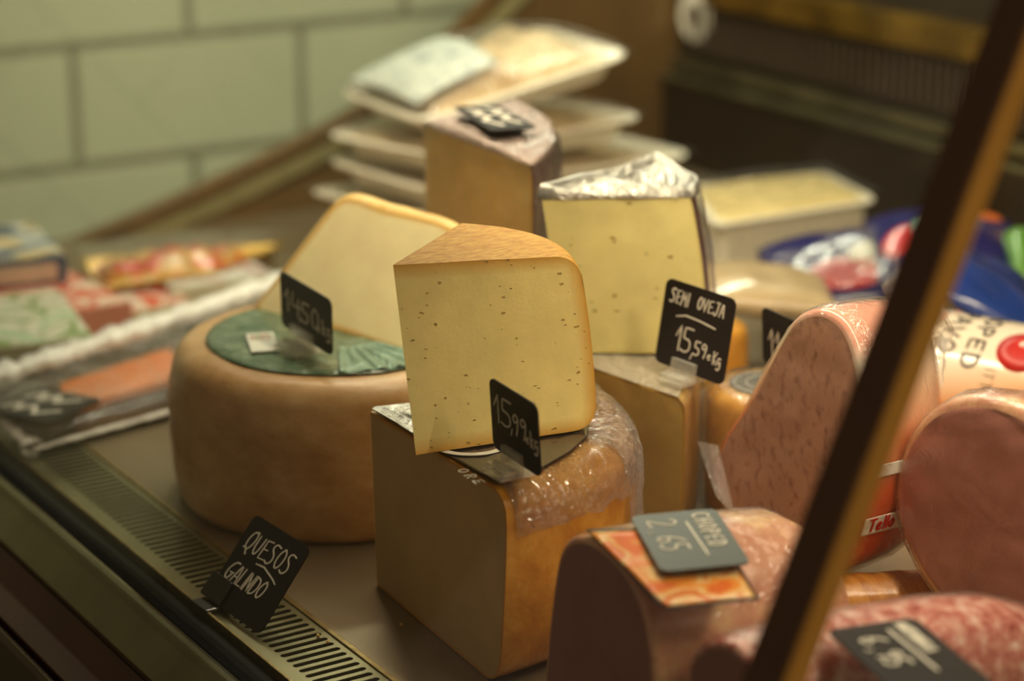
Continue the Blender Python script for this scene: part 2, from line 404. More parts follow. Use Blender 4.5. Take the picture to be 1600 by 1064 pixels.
def price_tag(label, BL, a, b, w, h, text, board='board', r=0.005, clip=None, group=None, pen=0.0012, t=0.001, nm='price_tag'):
    """BL lower-left corner, a writing direction, b up direction; text: list of stroke lists in tag units (m)"""
    BL, a, b = V(BL), V(a).normalized(), V(b); b = (b - a * b.dot(a)).normalized(); n = a.cross(b)
    root = empty(nm, BL, label, 'price tag', group)
    v, f = plate(BL, a, b, n, w, h, r, t); bd = mk('board', v, f, M[board], root, smooth=False)
    polys = []
    for s in text: polys += s
    if polys:
        v, f = ribbons(polys, pen, lambda x, y, z: BL + a * x + b * y + n * (t / 2 + z)); mk('lettering', v, f, M['chalk'], bd, smooth=False)
    if clip:
        cu, cw, ground, mat = clip                     # position along a, width, ground height, material
        base = BL + a * cu; gz = ground
        hn = V((n.x, n.y, 0)).normalized(); ha = V((a.x, a.y, 0)).normalized(); base = V((base.x, base.y, gz))
        up = V((0, 0, 1)); j = 0.0045
        p1 = obox(base - hn * 0.010 + up * 0.0005, ha * cw, hn * 0.026, up * 0.0028)
        lean = b * (j + (BL.z - gz) / max(b.z, 0.2))
        k = BL + a * cu - b * ((BL.z - gz - 0.003) / max(b.z, 0.2))
        p2 = obox(k + n * (t / 2 + 0.0003), a * cw, n * 0.0032, lean); p3 = obox(k - n * (t / 2 + 0.0003), a * cw, -n * 0.0022, lean * 0.8)
        p4 = obox(base + hn * 0.006 + up * 0.003, ha * cw, hn * 0.008, up * 0.0035)
        v, f = join(p1, p2, p3, p4); mk('clip', v, f, M[mat], root, smooth=False, bevel=0.0006)
    return root

# ------------------------------------------------------------------ wedges and wheels
def profile(rho_s=0.12, rho_t=0.12, bulge=0.015, n=6):
    """from the top centre over the shoulder, down the side, to the bottom centre: (s, t)"""
    P = [(k / 6 * (1 - rho_s), 1.0) for k in range(7)]
    for k in range(1, n + 1):
        a = math.pi / 2 * k / n; P.append((1 - rho_s + rho_s * math.sin(a), 1 - rho_t + rho_t * math.cos(a)))
    for k in range(1, 9):
        t = 1 - rho_t - (1 - 2 * rho_t) * k / 9; P.append((1 + bulge * math.sin(math.pi * t), t))
    for k in range(0, n + 1):
        a = math.pi / 2 * k / n; P.append((1 - rho_s + rho_s * math.cos(a), rho_t - rho_t * math.sin(a)))
    P += [(k / 6 * (1 - rho_s), 0.0) for k in range(5, -1, -1)]
    return P
def arc_pts(A, B, bulge, n=22):
    """points from A to B bowing out by bulge (in metres) away to the left of AB reversed"""
    A, B = V(A), V(B); d = B - A; nn = V((d.y, -d.x, 0)).normalized()
    return [A + d * (k / n) + nn * bulge * (1 - (2 * k / n - 1) ** 2) ** 0.75 for k in range(n + 1)]
def wedge(root, aB, rB, aT, rT, rho_s, rho_t, mat_rind, mat_paste, bulge=0.012, wob=0.0005, seed=0, dent=0.0006, rim_w=0.02, nT=26, nS=30, rname='rind'):
    aB, aT = V(aB), V(aT); P = profile(rho_s, rho_t, bulge); n = len(rB)
    def pos(i, s, t): return (aB.lerp(V(rB[i]), s)).lerp(aT.lerp(V(rT[i]), s), t)
    vs = []
    for i in range(n):
        for s, t in P:
            p = pos(i, s, t); k = wob * nz(p, 90, seed) * min(1, s * 3); d = (V(rB[i]) - aB).normalized()
            if t > 0.999: p = p + V((0, 0, 1)) * k
            elif 0 < i < n - 1: p = p + d * k
            vs.append(p)
    fs = grid_faces(n, len(P))
    r = mk(rname, vs, fs, mat_rind, root, auto=60)
    # cut faces
    def smax(t):
        best = 1.0
        if t > 1 - rho_t: q = (t - (1 - rho_t)) / rho_t; best = 1 - rho_s + rho_s * math.sqrt(max(0, 1 - q * q))
        elif t < rho_t: q = (rho_t - t) / rho_t; best = 1 - rho_s + rho_s * math.sqrt(max(0, 1 - q * q))
        else: best = 1 + bulge * math.sin(math.pi * t)
        return best
    ts = [0.5 - 0.5 * math.cos(math.pi * k / nT) for k in range(nT + 1)]
    cv, cr, cf = [], [], []
    for i, flip in ((0, False), (n - 1, True)):
        b0 = len(cv); L = (V(rB[i]) - aB).length; H = (aT - aB).length; nrm = (V(rB[i]) - aB).cross(aT - aB).normalized() * (1 if not flip else -1)
        for t in ts:
            sm = smax(t)
            for k in range(nS + 1):
                s = sm * (1 - (1 - k / nS) ** 1.5); p = pos(i, s, t)
                dd = min((sm - s) * L, (1 - t) * H, t * H); rim = max(0, 1 - dd / rim_w)
                inner = 0 if (k in (0, nS) or t in (ts[0], ts[-1])) else 1
                p = p + nrm * inner * (dent * (nz(p, 60, seed + 3) + 0.5 * nz(p, 160, seed + 5)))
                cv.append(p); cr.append(rim)
        for q in grid_faces(nT + 1, nS + 1, base=b0): cf.append(q if not flip else q[::-1])
    c = paste_mesh('paste', cv, cr, cf, mat_paste, root)
    return r, c
def disc_top(root, name, poly, z_of, mat, crumple=0.0015, scale=120, seed=0, n=24, solid=0.0003, zoff=0.0006, drape=0.0, label=None):
    """crumpled sheet over a star-shaped plan polygon: poly list of (x, y); z_of(x, y) ground height"""
    c = sum((V((p[0], p[1], 0)) for p in poly), V((0, 0, 0))) / len(poly); vs = []; N = len(poly)
    for i in range(N):
        for j in range(n + 1):
            s = j / n; p = c.lerp(V((poly[i][0], poly[i][1], 0)), s)
            if j == 0: p = c.copy()
            z = z_of(p.x, p.y) + zoff
            k = crumple * (abs(nz(p, scale, seed)) * 1.6 + 0.6 * abs(nz(p, scale * 2.7, seed + 9)))
            vs.append(V((p.x, p.y, z + k)) if s < 1 or not drape else V((p.x, p.y, z + k)) )
        if drape:
            e = V((poly[i][0], poly[i][1], 0)); d = (e - c).normalized(); z = z_of(e.x, e.y)
            for q in range(1, 4):
                ww = 0.0012 * nz((e.x, e.y, q), 150, seed)
                vs.append(V((e.x + d.x * (0.001 + ww), e.y + d.y * (0.001 + ww), z - drape * q / 3 * (0.7 + 0.6 * abs(nz(e, 90, seed))))))
    m = n + 1 + (3 if drape else 0)
    return mk(name, vs, grid_faces(N, m, True), mat, root, solid=solid, label=label)

def at_y(x, y, Y): d = ray(x, y); return CAM + d * (Y / d.y)
def at_plane(x, y, o, n): d = ray(x, y); return CAM + d * (((V(o) - CAM).dot(n)) / d.dot(n))
def arc2(A, B, bulge, n=22):
    A, B = V(A), V(B); d = B - A; nn = V((d.y, -d.x, 0)).normalized()
    return [A + d * (k / n) + nn * bulge * (1 - (2 * k / n - 1) ** 2) for k in range(n + 1)]
def loaf(root, outline, axis, rings, mat_face, mat_side, edge=0.005, rim_w=0.012, wob=0.0006, seed=0, nS=18, face='cut_face', side='casing', dent=0.0004):
    """cut block: outline of the cut face, a side running along axis through rings (distance, scale, shift)"""
    o = [V(p) for p in outline]; c = sum(o, V((0, 0, 0))) / len(o); ax = V(axis).normalized(); N = len(o)
    vs, rim = [], []
    for p in o:
        R = (p - c).length
        for j in range(nS + 1):
            s = 1 - (1 - j / nS) ** 1.4; q = c + (p - c) * s * (1 - edge / R)
            q = q - ax * (dent * (nz(q, 55, seed) + .5 * nz(q, 150, seed)) if 0 < j < nS else 0)
            if j == 0: q = c.copy()
            vs.append(q); rim.append(max(0, 1 - (1 - s) * R / rim_w))
    fs = grid_faces(N, nS + 1, True)
    fo = paste_mesh(face, vs, rim, fs, mat_face, root)
    sv = []; st = []
    for k in range(6):
        a = math.pi / 2 * k / 5; st.append((edge * (1 - math.sin(a)) * 0 + edge * (1 - math.cos(a)), None, a))
    for p in o:
        R = (p - c).length; d = (p - c).normalized()
        for dd, _, a in st: sv.append(c + d * (R - edge + edge * math.sin(a)) + ax * (edge * (1 - math.cos(a))))
        for dist, sc, sh in rings:
            q = c + (p - c) * sc + ax * dist + V(sh); q = q + d * wob * nz(q, 70, seed) * 1.5; sv.append(q)
        dist, sc, sh = rings[-1]
        sv.append(c + (p - c) * sc * 0.5 + ax * (dist + 0.002) + V(sh)); sv.append(c + ax * (dist + 0.003) + V(sh))
    m = 6 + len(rings) + 2
    so = mk(side, sv, grid_faces(N, m, True), mat_side, root, auto=70)
    return fo, so
def shell_of(outline, axis, rings, off, crumple, scale, seed, cap=True):
    o = [V(p) for p in outline]; c = sum(o, V((0, 0, 0))) / len(o); ax = V(axis).normalized(); N = len(o); vs = []
    inner = [0, .25, .5, .7, .85, .95] if cap else []
    for p in o:
        d = (p - c).normalized()
        for s in inner:
            q = c + (p - c) * s - ax * off; vs.append(q - ax * crumple * abs(nz(q, scale, seed)))
        for dist, sc, sh in rings:
            q = c + (p - c) * sc + ax * dist + V(sh) + d * off; vs.append(q + d * crumple * (abs(nz(q, scale, seed)) + .5 * abs(nz(q, scale * 2.5, seed))))
    return vs, grid_faces(N, len(inner) + len(rings), True)

# ------------------------------------------------------------------ the setting
def structure(o): o['kind'] = 'structure'; return o
tv, tf = [], []
rows = [(-0.281, 1.037), (-0.145, 0.896), (-0.009, 1.037), (0.127, 0.896), (0.263, 1.037), (0.399, 0.896)]
rows = [(-0.281, 0.896), (-0.145, 1.037), (-0.009, 0.896), (0.127, 1.037), (0.263, 0.896), (0.399, 1.037)]
g2 = 0.0035; b = 0.004
for z0, xo in rows:
    for k in range(-4, 5):
        x0 = xo + 0.282 * k + g2; x1 = x0 + 0.282 - 2 * g2; zz0 = z0 + g2; zz1 = z0 + 0.136 - g2; n = len(tv)
        for (xa, xb, za, zb, Y) in ((x0, x1, zz0, zz1, 2.350), (x0, x1, zz0, zz1, 2.346), (x0 + b, x1 - b, zz0 + b, zz1 - b, 2.343)):
            tv += [(xa, Y, za), (xb, Y, za), (xb, Y, zb), (xa, Y, zb)]
        for l in (0, 4):
            for q in range(4): tf.append((n + l + q, n + l + (q + 1) % 4, n + l + 4 + (q + 1) % 4, n + l + 4 + q))
        tf.append((n + 8, n + 9, n + 10, n + 11))
wall = structure(mk('wall_end', *box((-0.6, 2.3445, -0.8), (2.4, 2.42, 1.2)), M['grout'], smooth=False))
tl = mk('tiles', tv, tf, M['tile'], wall, smooth=False)
structure(mk('floor', *box((-1.5, -1.0, -0.84), (3.0, 2.6, -0.8)), simple('dark_floor', (70, 58, 46), 0.5), smooth=False))

case = empty('display_case', (1.0, 1.2, -0.8), 'long deli display case with steel deck, slotted air grille and slanted front glass', 'display case')
Y0, Y1 = 0.30, 2.02
mk('deck', *box((0.5505, Y0, -0.004), (1.452, Y1, 0.0)), M['steel_deck'], case, smooth=False)
mk('deck_lip', *join(box((0.546, Y0, -0.002), (0.5495, Y1, 0.0012)), box((0.4965, Y0, -0.004), (0.4985, Y1, 0.0022))), simple('worn_edge_brass', (150, 128, 78), 0.32, 0.8, var=0.3, scale=120, bmp=0.3), case, smooth=False, bevel=0.0004)
gv, gf = [], []
gx0, gx1, sx0, sx1, pitch, r = 0.4985, 0.546, 0.5085, 0.5425, 0.0078, 0.0021
Yg = 0.86; k = 0
while Yg < 2.1:
    yc = Yg + pitch / 2; n = len(gv); loop = []
    for s in range(9): a = math.pi / 2 + math.pi * s / 8; loop.append((sx0 + r + r * math.cos(a), yc + r * math.sin(a)))
    for s in range(9): a = -math.pi / 2 + math.pi * s / 8; loop.append((sx1 - r + r * math.cos(a), yc + r * math.sin(a)))
    outer = []
    for i, (x, y) in enumerate(loop):
        if i < 9:
            t = i / 8; outer.append((sx0 + r, Yg + pitch) if i == 0 else (sx0 + r, Yg) if i == 8 else (gx0, Yg + pitch * (1 - (i - 1) / 6)))
        else:
            j = i - 9; outer.append((sx1 - r, Yg) if j == 0 else (sx1 - r, Yg + pitch) if j == 8 else (gx1, Yg + pitch * ((j - 1) / 6)))
    for x, y in outer: gv.append((x, y, 0.0))
    for x, y in loop: gv.append((x, y, 0.0))
    for x, y in loop: gv.append((x, y, -0.0016))
    for i in range(18):
        j = (i + 1) % 18
        gf.append((n + i, n + j, n + 18 + j, n + 18 + i)); gf.append((n + 18 + i, n + 18 + j, n + 36 + j, n + 36 + i))
    Yg += pitch
mk('vent_grille', gv, gf, simple('grille_steel', (140, 134, 100), 0.32, 0.8, var=0.12, scale=30), case, smooth=False)
mk('air_duct', *join(box((0.498, Y0, -0.05), (0.549, Y1, -0.045)), box((0.548, Y0, -0.05), (0.551, Y1, -0.004)), box((0.4965, Y0, -0.05), (0.4985, Y1, -0.004))), M['void'], case, smooth=False)
def extrude_profile(name, pts, mat, bevel=0.0):
    vs = [(x, Y0, z) for x, z in pts] + [(x, Y1 + 0.15, z) for x, z in pts]; k = len(pts)
    fs = [(i, (i + 1) % k, k + (i + 1) % k, k + i) for i in range(k)] + [tuple(range(k))[::-1], tuple(range(k, 2 * k))]
    return mk(name, vs, fs, mat, case, smooth=False, bevel=bevel)
extrude_profile('glass_gasket', [(0.474, -0.012), (0.4963, -0.012), (0.4963, -0.003), (0.490, -0.0035), (0.484, 0.003), (0.474, 0.0015)], M['rubber'], 0.0008)
extrude_profile('front_rail', [(0.445, -0.035), (0.4738, -0.035), (0.4738, 0.002), (0.470, 0.0035), (0.4655, 0.0035), (0.463, -0.001), (0.445, -0.014)], M['steel_rail'], 0.0012)
extrude_profile('rail_recess', [(0.405, -0.06), (0.4448, -0.06), (0.4448, -0.018), (0.430, -0.028), (0.412, -0.028)], M['maroon'], 0.001)
extrude_profile('lower_trim', [(0.385, -0.07), (0.4045, -0.07), (0.4045, -0.024), (0.400, -0.02), (0.396, -0.022)], M['steel_dark'], 0.001)
extrude_profile('front_panel', [(0.36, -0.78), (0.5, -0.78), (0.5, -0.0705), (0.385, -0.0705), (0.345, -0.10), (0.335, -0.16)], M['maroon'], 0.002)
# slanted front glass and the profile that holds its edge
SL = 0.44
gp0 = V((0.4795, Y0, 0.0015))
gm = film('front_glass', 0.0, 0.02, bscale=5, bst=0.0, white=0.004, ior=1.3)
gv, gf = obox(gp0, V((0.004, 0, 0)), V((0, Y1 - Y0, 0)), V((SL * 0.6, 0, 0.6)))
mk('glass_pane', gv, gf, gm, case, smooth=False)
pv, pf = obox(V((0.4645, 0.640, -0.004)), V((0.0135, 0, 0)), V((0, 0.024, 0)), V((SL * 0.64, 0, 0.64)))
post = mk('glass_post', pv, pf, M['brass'], case, smooth=False, bevel=0.002)
pv, pf = obox(V((0.4625, 0.641, -0.004)), V((0.0022, 0, 0)), V((0, 0.022, 0)), V((SL * 0.64, 0, 0.64)))
mk('post_shaded_face', pv, pf, M['shaded_face'], case, smooth=False, bevel=0.0008, label='outer face of the post, its shade painted brown')  # outer side of the post lies in shade, painted here as a brown skin
# back of the case
mk('back_panel', *join(box((1.452, Y0, -0.004), (1.47, Y1, 0.095)), box((1.475, Y0, 0.095), (1.49, Y1, 0.62))), simple('dark_back_panel', (54, 46, 36), 0.32, 0.5, var=0.2, scale=6), case, smooth=False)
mk('back_ledge', *join(box((1.446, Y0, 0.093), (1.474, Y1, 0.0985)), box((1.462, Y0, 0.104), (1.4745, Y1, 0.115))), simple('worn_green_steel', (110, 104, 76), 0.3, 0.7, var=0.4, scale=18), case, smooth=False, bevel=0.001)
lv, lf = [], []
y = 0.9
while y < 1.97:
    p, q = box((1.464, y, 0.128), (1.4745, y + 0.005, 0.178)); n = len(lv); lv += p; lf += [tuple(i + n for i in f) for f in q]; y += 0.0125
mk('louvre', lv, lf, simple('louvre_brown', (82, 70, 58), 0.4, 0.3), case, smooth=False)
mk('upper_band', *box((1.45, 0.5, 0.182), (1.4745, 1.93, 0.215)), simple('amber_reflective_band', (128, 98, 36), 0.22, 0.7, var=0.45, scale=16), case, smooth=False, bevel=0.003)
mk('added_light_shield', *join(box((0.750, 0.15, 0.535), (0.753, 1.75, 0.61)), box((0.750, 0.15, 0.607), (0.83, 1.75, 0.610))), M['steel_dark'], case, smooth=False)  # unseen plates, added to keep the tube's light off the front deck
# a round pale dial on the back of the case
dial = empty('dial', (1.4735, 1.985, 0.165), 'round pale dial with a grey centre at the back corner of the case', 'dial')
for nm, R_, t_, m_ in (('rim', 0.028, 0.009, M['foam']), ('centre', 0.014, 0.0105, simple('grey_dial', (130, 118, 104), 0.4))):
    vs = [V((1.4745 - x, 1.962 + R_ * math.cos(a), 0.165 + R_ * math.sin(a))) for a in [2 * math.pi * i / 32 for i in range(32)] for x in (0, t_)]
    mk(nm, vs, [(2 * i, 2 * ((i + 1) % 32), 2 * ((i + 1) % 32) + 1, 2 * i + 1) for i in range(32)] + [tuple(range(0, 64, 2)), tuple(range(1, 64, 2))[::-1]], m_, dial, smooth=False, bevel=0.001)
# end panel: curved top edge sweeping up towards the back
YE = 2.0
edge = [at_y(px, py, YE) for px, py in ((-60, 445), (100, 392), (300, 308), (500, 212), (640, 128), (740, 32), (830, -60))]
edge = catmull(edge, 6, False) + [V((1.50, YE, edge[-1].z + 0.01 * 0))]
edge[-1].z = max(edge[-1].z, 0.4); edge[-2].z = max(edge[-2].z, 0.24)
def strip_panel(name, off0, off1, ya, yb, mat, bev=0.0):
    vs = []
    for i, p in enumerate(edge):
        q = edge[min(i + 1, len(edge) - 1)] - edge[max(i - 1, 0)]; nn = V((q.z, 0, -q.x)).normalized()
        for off, yy in ((off0, ya), (off1, ya), (off1, yb), (off0, yb)):
            z = p.z + nn.z * off; x = p.x + nn.x * off
            vs.append((x, yy, z if off < 0.5 else -0.1))
    n = len(edge); fs = []
    for i in range(n - 1):
        for k in range(4): fs.append((4 * i + k, 4 * i + (k + 1) % 4, 4 * i + 4 + (k + 1) % 4, 4 * i + 4 + k))
    fs += [(0, 1, 2, 3), (4 * n - 1, 4 * n - 2, 4 * n - 3, 4 * n - 4)]
    return mk(name, vs, fs, mat, case, smooth=False)
vs = []
for p in edge: vs += [(p.x, YE, p.z), (p.x, YE, -0.12), (p.x, YE + 0.02, -0.12), (p.x, YE + 0.02, p.z)]
n = len(edge); fs = [(4 * i + k, 4 * i + (k + 1) % 4, 4 * i + 4 + (k + 1) % 4, 4 * i + 4 + k) for i in range(n - 1) for k in range(4)]
mk('end_panel', vs, fs, simple('brown_end_panel', (110, 84, 50), 0.3, 0.35, var=0.25, scale=9), case, smooth=False)
strip_panel('end_panel_trim', 0.010, 0.024, YE - 0.006, YE - 0.0005, simple('greenish_trim', (158, 150, 106), 0.3, 0.5, var=0.15, scale=12))
strip_panel('end_panel_edge', -0.003, 0.003, YE - 0.004, YE + 0.022, simple('edge_bead_brown', (120, 86, 46), 0.3, 0.6, var=0.3, scale=18))

# ------------------------------------------------------------------ the whole wheel with the green label
WC = V((0.668, 1.285, 0)); WR = 0.1145; WH = 0.106
wheel = empty('whole_cheese', WC, 'whole round cheese with tan rind and a green label on top', 'cheese')
P = []
P = [(k / 8 * 0.86, 1.0) for k in range(9)]
for k in range(1, 8): a = math.pi / 2 * k / 7; P.append((0.86 + 0.125 * math.sin(a), 0.82 + 0.18 * math.cos(a)))
for k in range(1, 12): t = 0.82 - 0.72 * k / 12; P.append((0.985 + 0.022 * math.sin(math.pi * t), t))
for k in range(0, 7): a = math.pi / 2 * k / 6; P.append((0.93 + 0.055 * math.cos(a), 0.10 - 0.10 * math.sin(a)))
P += [(0.5, 0.0), (0.0, 0.0)]
vs = []; NA = 128
for i in range(NA):
    a = 2 * math.pi * i / NA; d = V((math.cos(a), math.sin(a), 0))
    for s, t in P:
        q = WC + d * WR * s + V((0, 0, WH * t)); k = 0.0013 * nz(q, 16, 2) + 0.0004 * nz(q, 70, 4)
        q = q + (d if 0 < t < 1 else V((0, 0, 1 if t == 1 else 0))) * k * min(1, s * 2)
        if s == 0: q = WC + V((0, 0, WH * t))
        vs.append(q)
mk('rind', vs, grid_faces(NA, len(P), True), M['rind_wheel'], wheel)
LR = 0.0885
lab = [(WC.x + LR * math.cos(2 * math.pi * i / 96), WC.y + LR * math.sin(2 * math.pi * i / 96)) for i in range(96)]
gl, gnt, gp = new_mat('green_paper_label'); co = texco(gnt)
gr = ramp(gnt, noise_n(gnt, co, 70, 6, 0.7), [(0.35, rgb((56, 88, 68))), (0.52, rgb((82, 112, 88))), (0.7, rgb((136, 154, 130)))])
gnt.links.new(gr.outputs[0], gp.inputs['Base Color']); gp.inputs['Roughness'].default_value = 0.25; gp.inputs['Coat Weight'].default_value = 0.5
bump(gnt, gp, noise_n(gnt, co, 26, 3, 0.5, 1.0), 0.5, 0.003)
disc_top(wheel, 'label', lab, lambda x, y: WH, gl, crumple=0.0007, scale=45, seed=2, zoff=0.0014, n=20, label='dark green paper label under film')
# pleats of wrap on the right part of the label
pv = []; nu, nv = 60, 20
for i in range(nu + 1):
    for j in range(nv + 1):
        a = math.radians(-118 + 50 * i / nu); rr = 0.03 + (LR - 0.032) * j / nv
        q = WC + V((math.cos(a), math.sin(a), 0)) * rr
        pv.append(V((q.x, q.y, WH + 0.0028 + 0.0009 * math.sin(i * 0.62 + 2 * nz((i * .1, 0, 0), 1)) * min(1, j / 6) + 0.0004 * nz(q, 90))))
mk('film_pleats', pv, [(i * (nv + 1) + j, (i + 1) * (nv + 1) + j, (i + 1) * (nv + 1) + j + 1, i * (nv + 1) + j + 1) for i in range(nu) for j in range(nv)],
   foil('green_pleats', (124, 156, 136), 0.3, 0.25, 60), wheel, solid=0.0003)
zl = WH + 0.0034
c4 = [at_z(px, py, zl) for px, py in ((384, 523), (427, 520), (435, 548), (393, 551))]
stk = mk('paper_sticker', [p + V((0, 0, h)) for h in (0, 0.0006) for p in c4], [(0, 1, 2, 3), (7, 6, 5, 4)] + [(i, (i + 1) % 4, 4 + (i + 1) % 4, 4 + i) for i in range(4)], M['sticker'], wheel, smooth=False)
cc = [c4[0].lerp(c4[3], 0.12), c4[1].lerp(c4[2], 0.12), c4[1].lerp(c4[2], 0.36), c4[0].lerp(c4[3], 0.36)]
cc = [cc[0].lerp(cc[1], .1), cc[0].lerp(cc[1], .9), cc[3].lerp(cc[2], .9), cc[3].lerp(cc[2], .1)]
mk('sticker_print', [p + V((0, 0, h)) for h in (0.0006, 0.0009) for p in cc], [(0, 1, 2, 3), (7, 6, 5, 4)] + [(i, (i + 1) % 4, 4 + (i + 1) % 4, 4 + i) for i in range(4)], pattern('sticker_inks', [(200, 90, 80), (230, 225, 215), (110, 150, 90)], 320), stk, smooth=False)

# big cream wedge leaning on the wheel, cut face forward
BLs, BRs = V((0.648, 1.375, WH + 0.004)), V((0.690, 1.232, WH + 0.004))
al = (BRs - BLs).normalized(); nb = V((-al.y, al.x, 0)); nb = nb if nb.x > 0 else -nb
upv = (nb * 0.66 + V((0, 0, 1))).normalized(); pn = al.cross(upv).normalized()
pp = [at_plane(px, py, BLs, pn) for px, py in ((396, 478), (402, 490), (420, 496), (500, 516), (580, 538), (622, 549), (650, 552), (690, 520), (708, 440), (712, 370), (704, 352), (660, 336), (600, 320), (560, 307), (540, 305), (522, 315), (498, 343), (460, 393), (428, 436))]
pp = catmull(pp, 5)
slab = empty('cheese_wedge', (0.70, 1.30, WH), 'large smooth cream-coloured cheese wedge lying on top of the green-labelled wheel', 'cheese')
loaf(slab, pp, nb, [(0.008, 0.99, (0, 0, 0)), (0.016, 0.94, (0.0, 0, -0.005)), (0.024, 0.86, (0, -0.002, -0.012)), (0.032, 0.72, (0, -0.004, -0.020))], M['paste_pale'], M['rind_pale'], edge=0.004, rim_w=0.016, seed=5, dent=0.0002, face='paste', side='rind')

# ------------------------------------------------------------------ front block cheese (base) and the wedge standing on it
aB = V((0.6035, 1.118, 0.0005)); A = V((0.592, 0.957, 0.0005)); B = V((0.750, 1.10, 0.0005)); BH = 0.1135
rB = arc2(A, B, 0.046, 26); rT = [p + V((0, 0, BH)) for p in arc2(V((0.5975, 0.957, 0)), V((0.752, 1.10, 0)), 0.046, 26)]
base = empty('cheese_block', (0.66, 1.03, 0), 'big tan cheese quarter with golden rind under crinkled film, carrying the yellow wedge', 'cheese')
aT = V((0.5985, 1.113, BH + 0.002))
wedge(base, aB, rB, aT, rT, 0.11, 0.13, M['rind_gold'], M['paste_tan'], bulge=0.012, seed=3, dent=0.0003, rim_w=0.014)
zt = lambda x, y: BH + 0.0005 + 0.002 * max(0, 1 - math.hypot(x - 0.5985, y - 1.113) / 0.1)
A2 = V((0.5985, 1.113, 0))
def rimpt(f, s): 
    i = min(int(f * 26), 25); t = f * 26 - i; p = rT[i].lerp(rT[i + 1], t); return A2.lerp(V((p.x, p.y, 0)), s)
# silver foil near the point, black printed label further on, bunched film on the rim
pf = [rimpt(0.006, s) for s in (0.015, 0.2, 0.4)] + [rimpt(f, 0.42) for f in (0.25, 0.5, 0.75)] + [rimpt(0.99, s) for s in (0.42, 0.2, 0.02)]
disc_top(base, 'foil_wrap', [(p.x, p.y) for p in pf], zt, M['foil'], crumple=0.0022, scale=300, seed=4, zoff=0.0006, n=40)
pf = [rimpt(0.006, s) for s in (0.40, 0.6, 0.80, 0.91)] + [rimpt(0.15, 0.90), rimpt(0.3, 0.87), rimpt(0.45, 0.85), rimpt(0.62, 0.82)] + [rimpt(0.62, 0.6), rimpt(0.62, 0.42), rimpt(0.3, 0.40)]
blab = disc_top(base, 'label', [(p.x, p.y) for p in pf], zt, simple('label_black', (48, 40, 36), 0.25, coat=0.5, bmp=0.2, bscale=60), crumple=0.0005, scale=60, seed=6, zoff=0.0020, n=24, label='black printed label')
zl = BH + 0.0036
c0 = at_z(735, 690, zl); ring = [(c0.x + 0.0215 * math.cos(a), c0.y + 0.0215 * math.sin(a)) for a in [math.pi * 2 * k / 60 for k in range(61)]]
v1 = ribbons([ring], 0.0042, lambda x, y, z: V((x, y, zl + z)))
p0, p1 = at_z(713, 735, zl), at_z(768, 775, zl); ta = (p1 - p0); ta.z = 0; ta.normalize(); tb = V((-ta.y, ta.x, 0))
v2 = ribbons(strokes('ORE', 0, 0, 0.0062, 0.5, 0, 1.5), 0.0010, lambda x, y, z: p0 + ta * x + tb * y + V((0, 0, z)))
mk('label_print', *join(v1, v2), M['ink_white'], blab, smooth=False, label='white ring and capital letters')
def film_over(root, name, aTop, rTop, h, rho_s, rho_t, i0, i1, s0, off, crumple, scale, seed, mat, tdown=0.6):
    """film lying over the shoulder of a wedge between rim points i0..i1, from radial s0 outwards and down the side"""
    Pp = [(s0 + (1 - rho_s - s0) * k / 8, 1.0) for k in range(9)]
    for k in range(1, 7): a = math.pi / 2 * k / 6; Pp.append((1 - rho_s + rho_s * math.sin(a), 1 - rho_t + rho_t * math.cos(a)))
    for k in range(1, 9): Pp.append((1.0 + 0.012, 1 - rho_t - tdown * k / 8))
    vs = []; nn = int((i1 - i0) * 5) + 1
    for u in range(nn):
        f = i0 + u / 5; i = min(int(f), len(rTop) - 2); rp = V(rTop[i]).lerp(V(rTop[i + 1]), f - i)
        for s, t in Pp:
            t_ = t if t > 1 - rho_t else 1 - rho_t - (1 - rho_t - t) * (0.75 + 0.9 * abs(nz((f * 0.35, seed, 0), 1.0))); q = V(aTop).lerp(rp, s); q.z = rp.z - h * (1 - t_); d = (rp - V(aTop)); d.z = 0; d.normalize()
            nn_ = (d * max(0, (s - 1 + rho_s) / rho_s) + V((0, 0, 1)) * max(0, (t - 1 + rho_t) / rho_t)).normalized()
            k = off + 0.0005 * math.sin(u * 1.9 + 3 * nz((u * .05, s, t), 2, seed)) + crumple * (1.5 * abs(nz((q.x * 1, q.y * 1, q.z * 0.5), scale, seed)) + 0.8 * abs(nz(q, scale * 2.3, seed + 3)))
            vs.append(q + nn_ * k)
    return mk(name, vs, grid_faces(nn, len(Pp)), mat, root)
film_over(base, 'film_wrap', aT, rT, BH, 0.11, 0.13, 0.4, 25, 0.80, 0.0010, 0.0010, 200, 11, M['film_heavy'], 0.10)
film_over(base, 'film_wrap', aT, rT, BH, 0.11, 0.13, 11, 25, 0.55, 0.0008, 0.0022, 190, 21, M['film_heavy'], 0.55)

# yellow wedge
h0 = BH + 0.0042
main = empty('cheese_wedge', (0.635, 1.04, h0), 'yellow crumbly cheese wedge with orange rind standing on the tan cheese block', 'cheese')
aB = at_z(650, 711, h0); aT = at_z(614, 414, 0.2185)
RBa = at_z(919, 690, h0); RBa = V((0.692, 1.0135, h0)); RTa = V((0.6925, 1.0335, 0.2185))
aT2 = aT
rTc = arc2(V((0.6905, 1.0290, 0.2175)), V((0.6745, 1.1235, 0.2215)), 0.020, 22)
rBc = arc2(V((0.6930, 1.0120, h0)), V((0.6720, 1.0960, h0)), 0.018, 22)
wedge(main, aB, rBc, aT2, rTc, 0.13, 0.11, M['rind_main'], M['paste_main'], bulge=0.02, seed=8, dent=0.00025, rim_w=0.012, nT=60, nS=70)

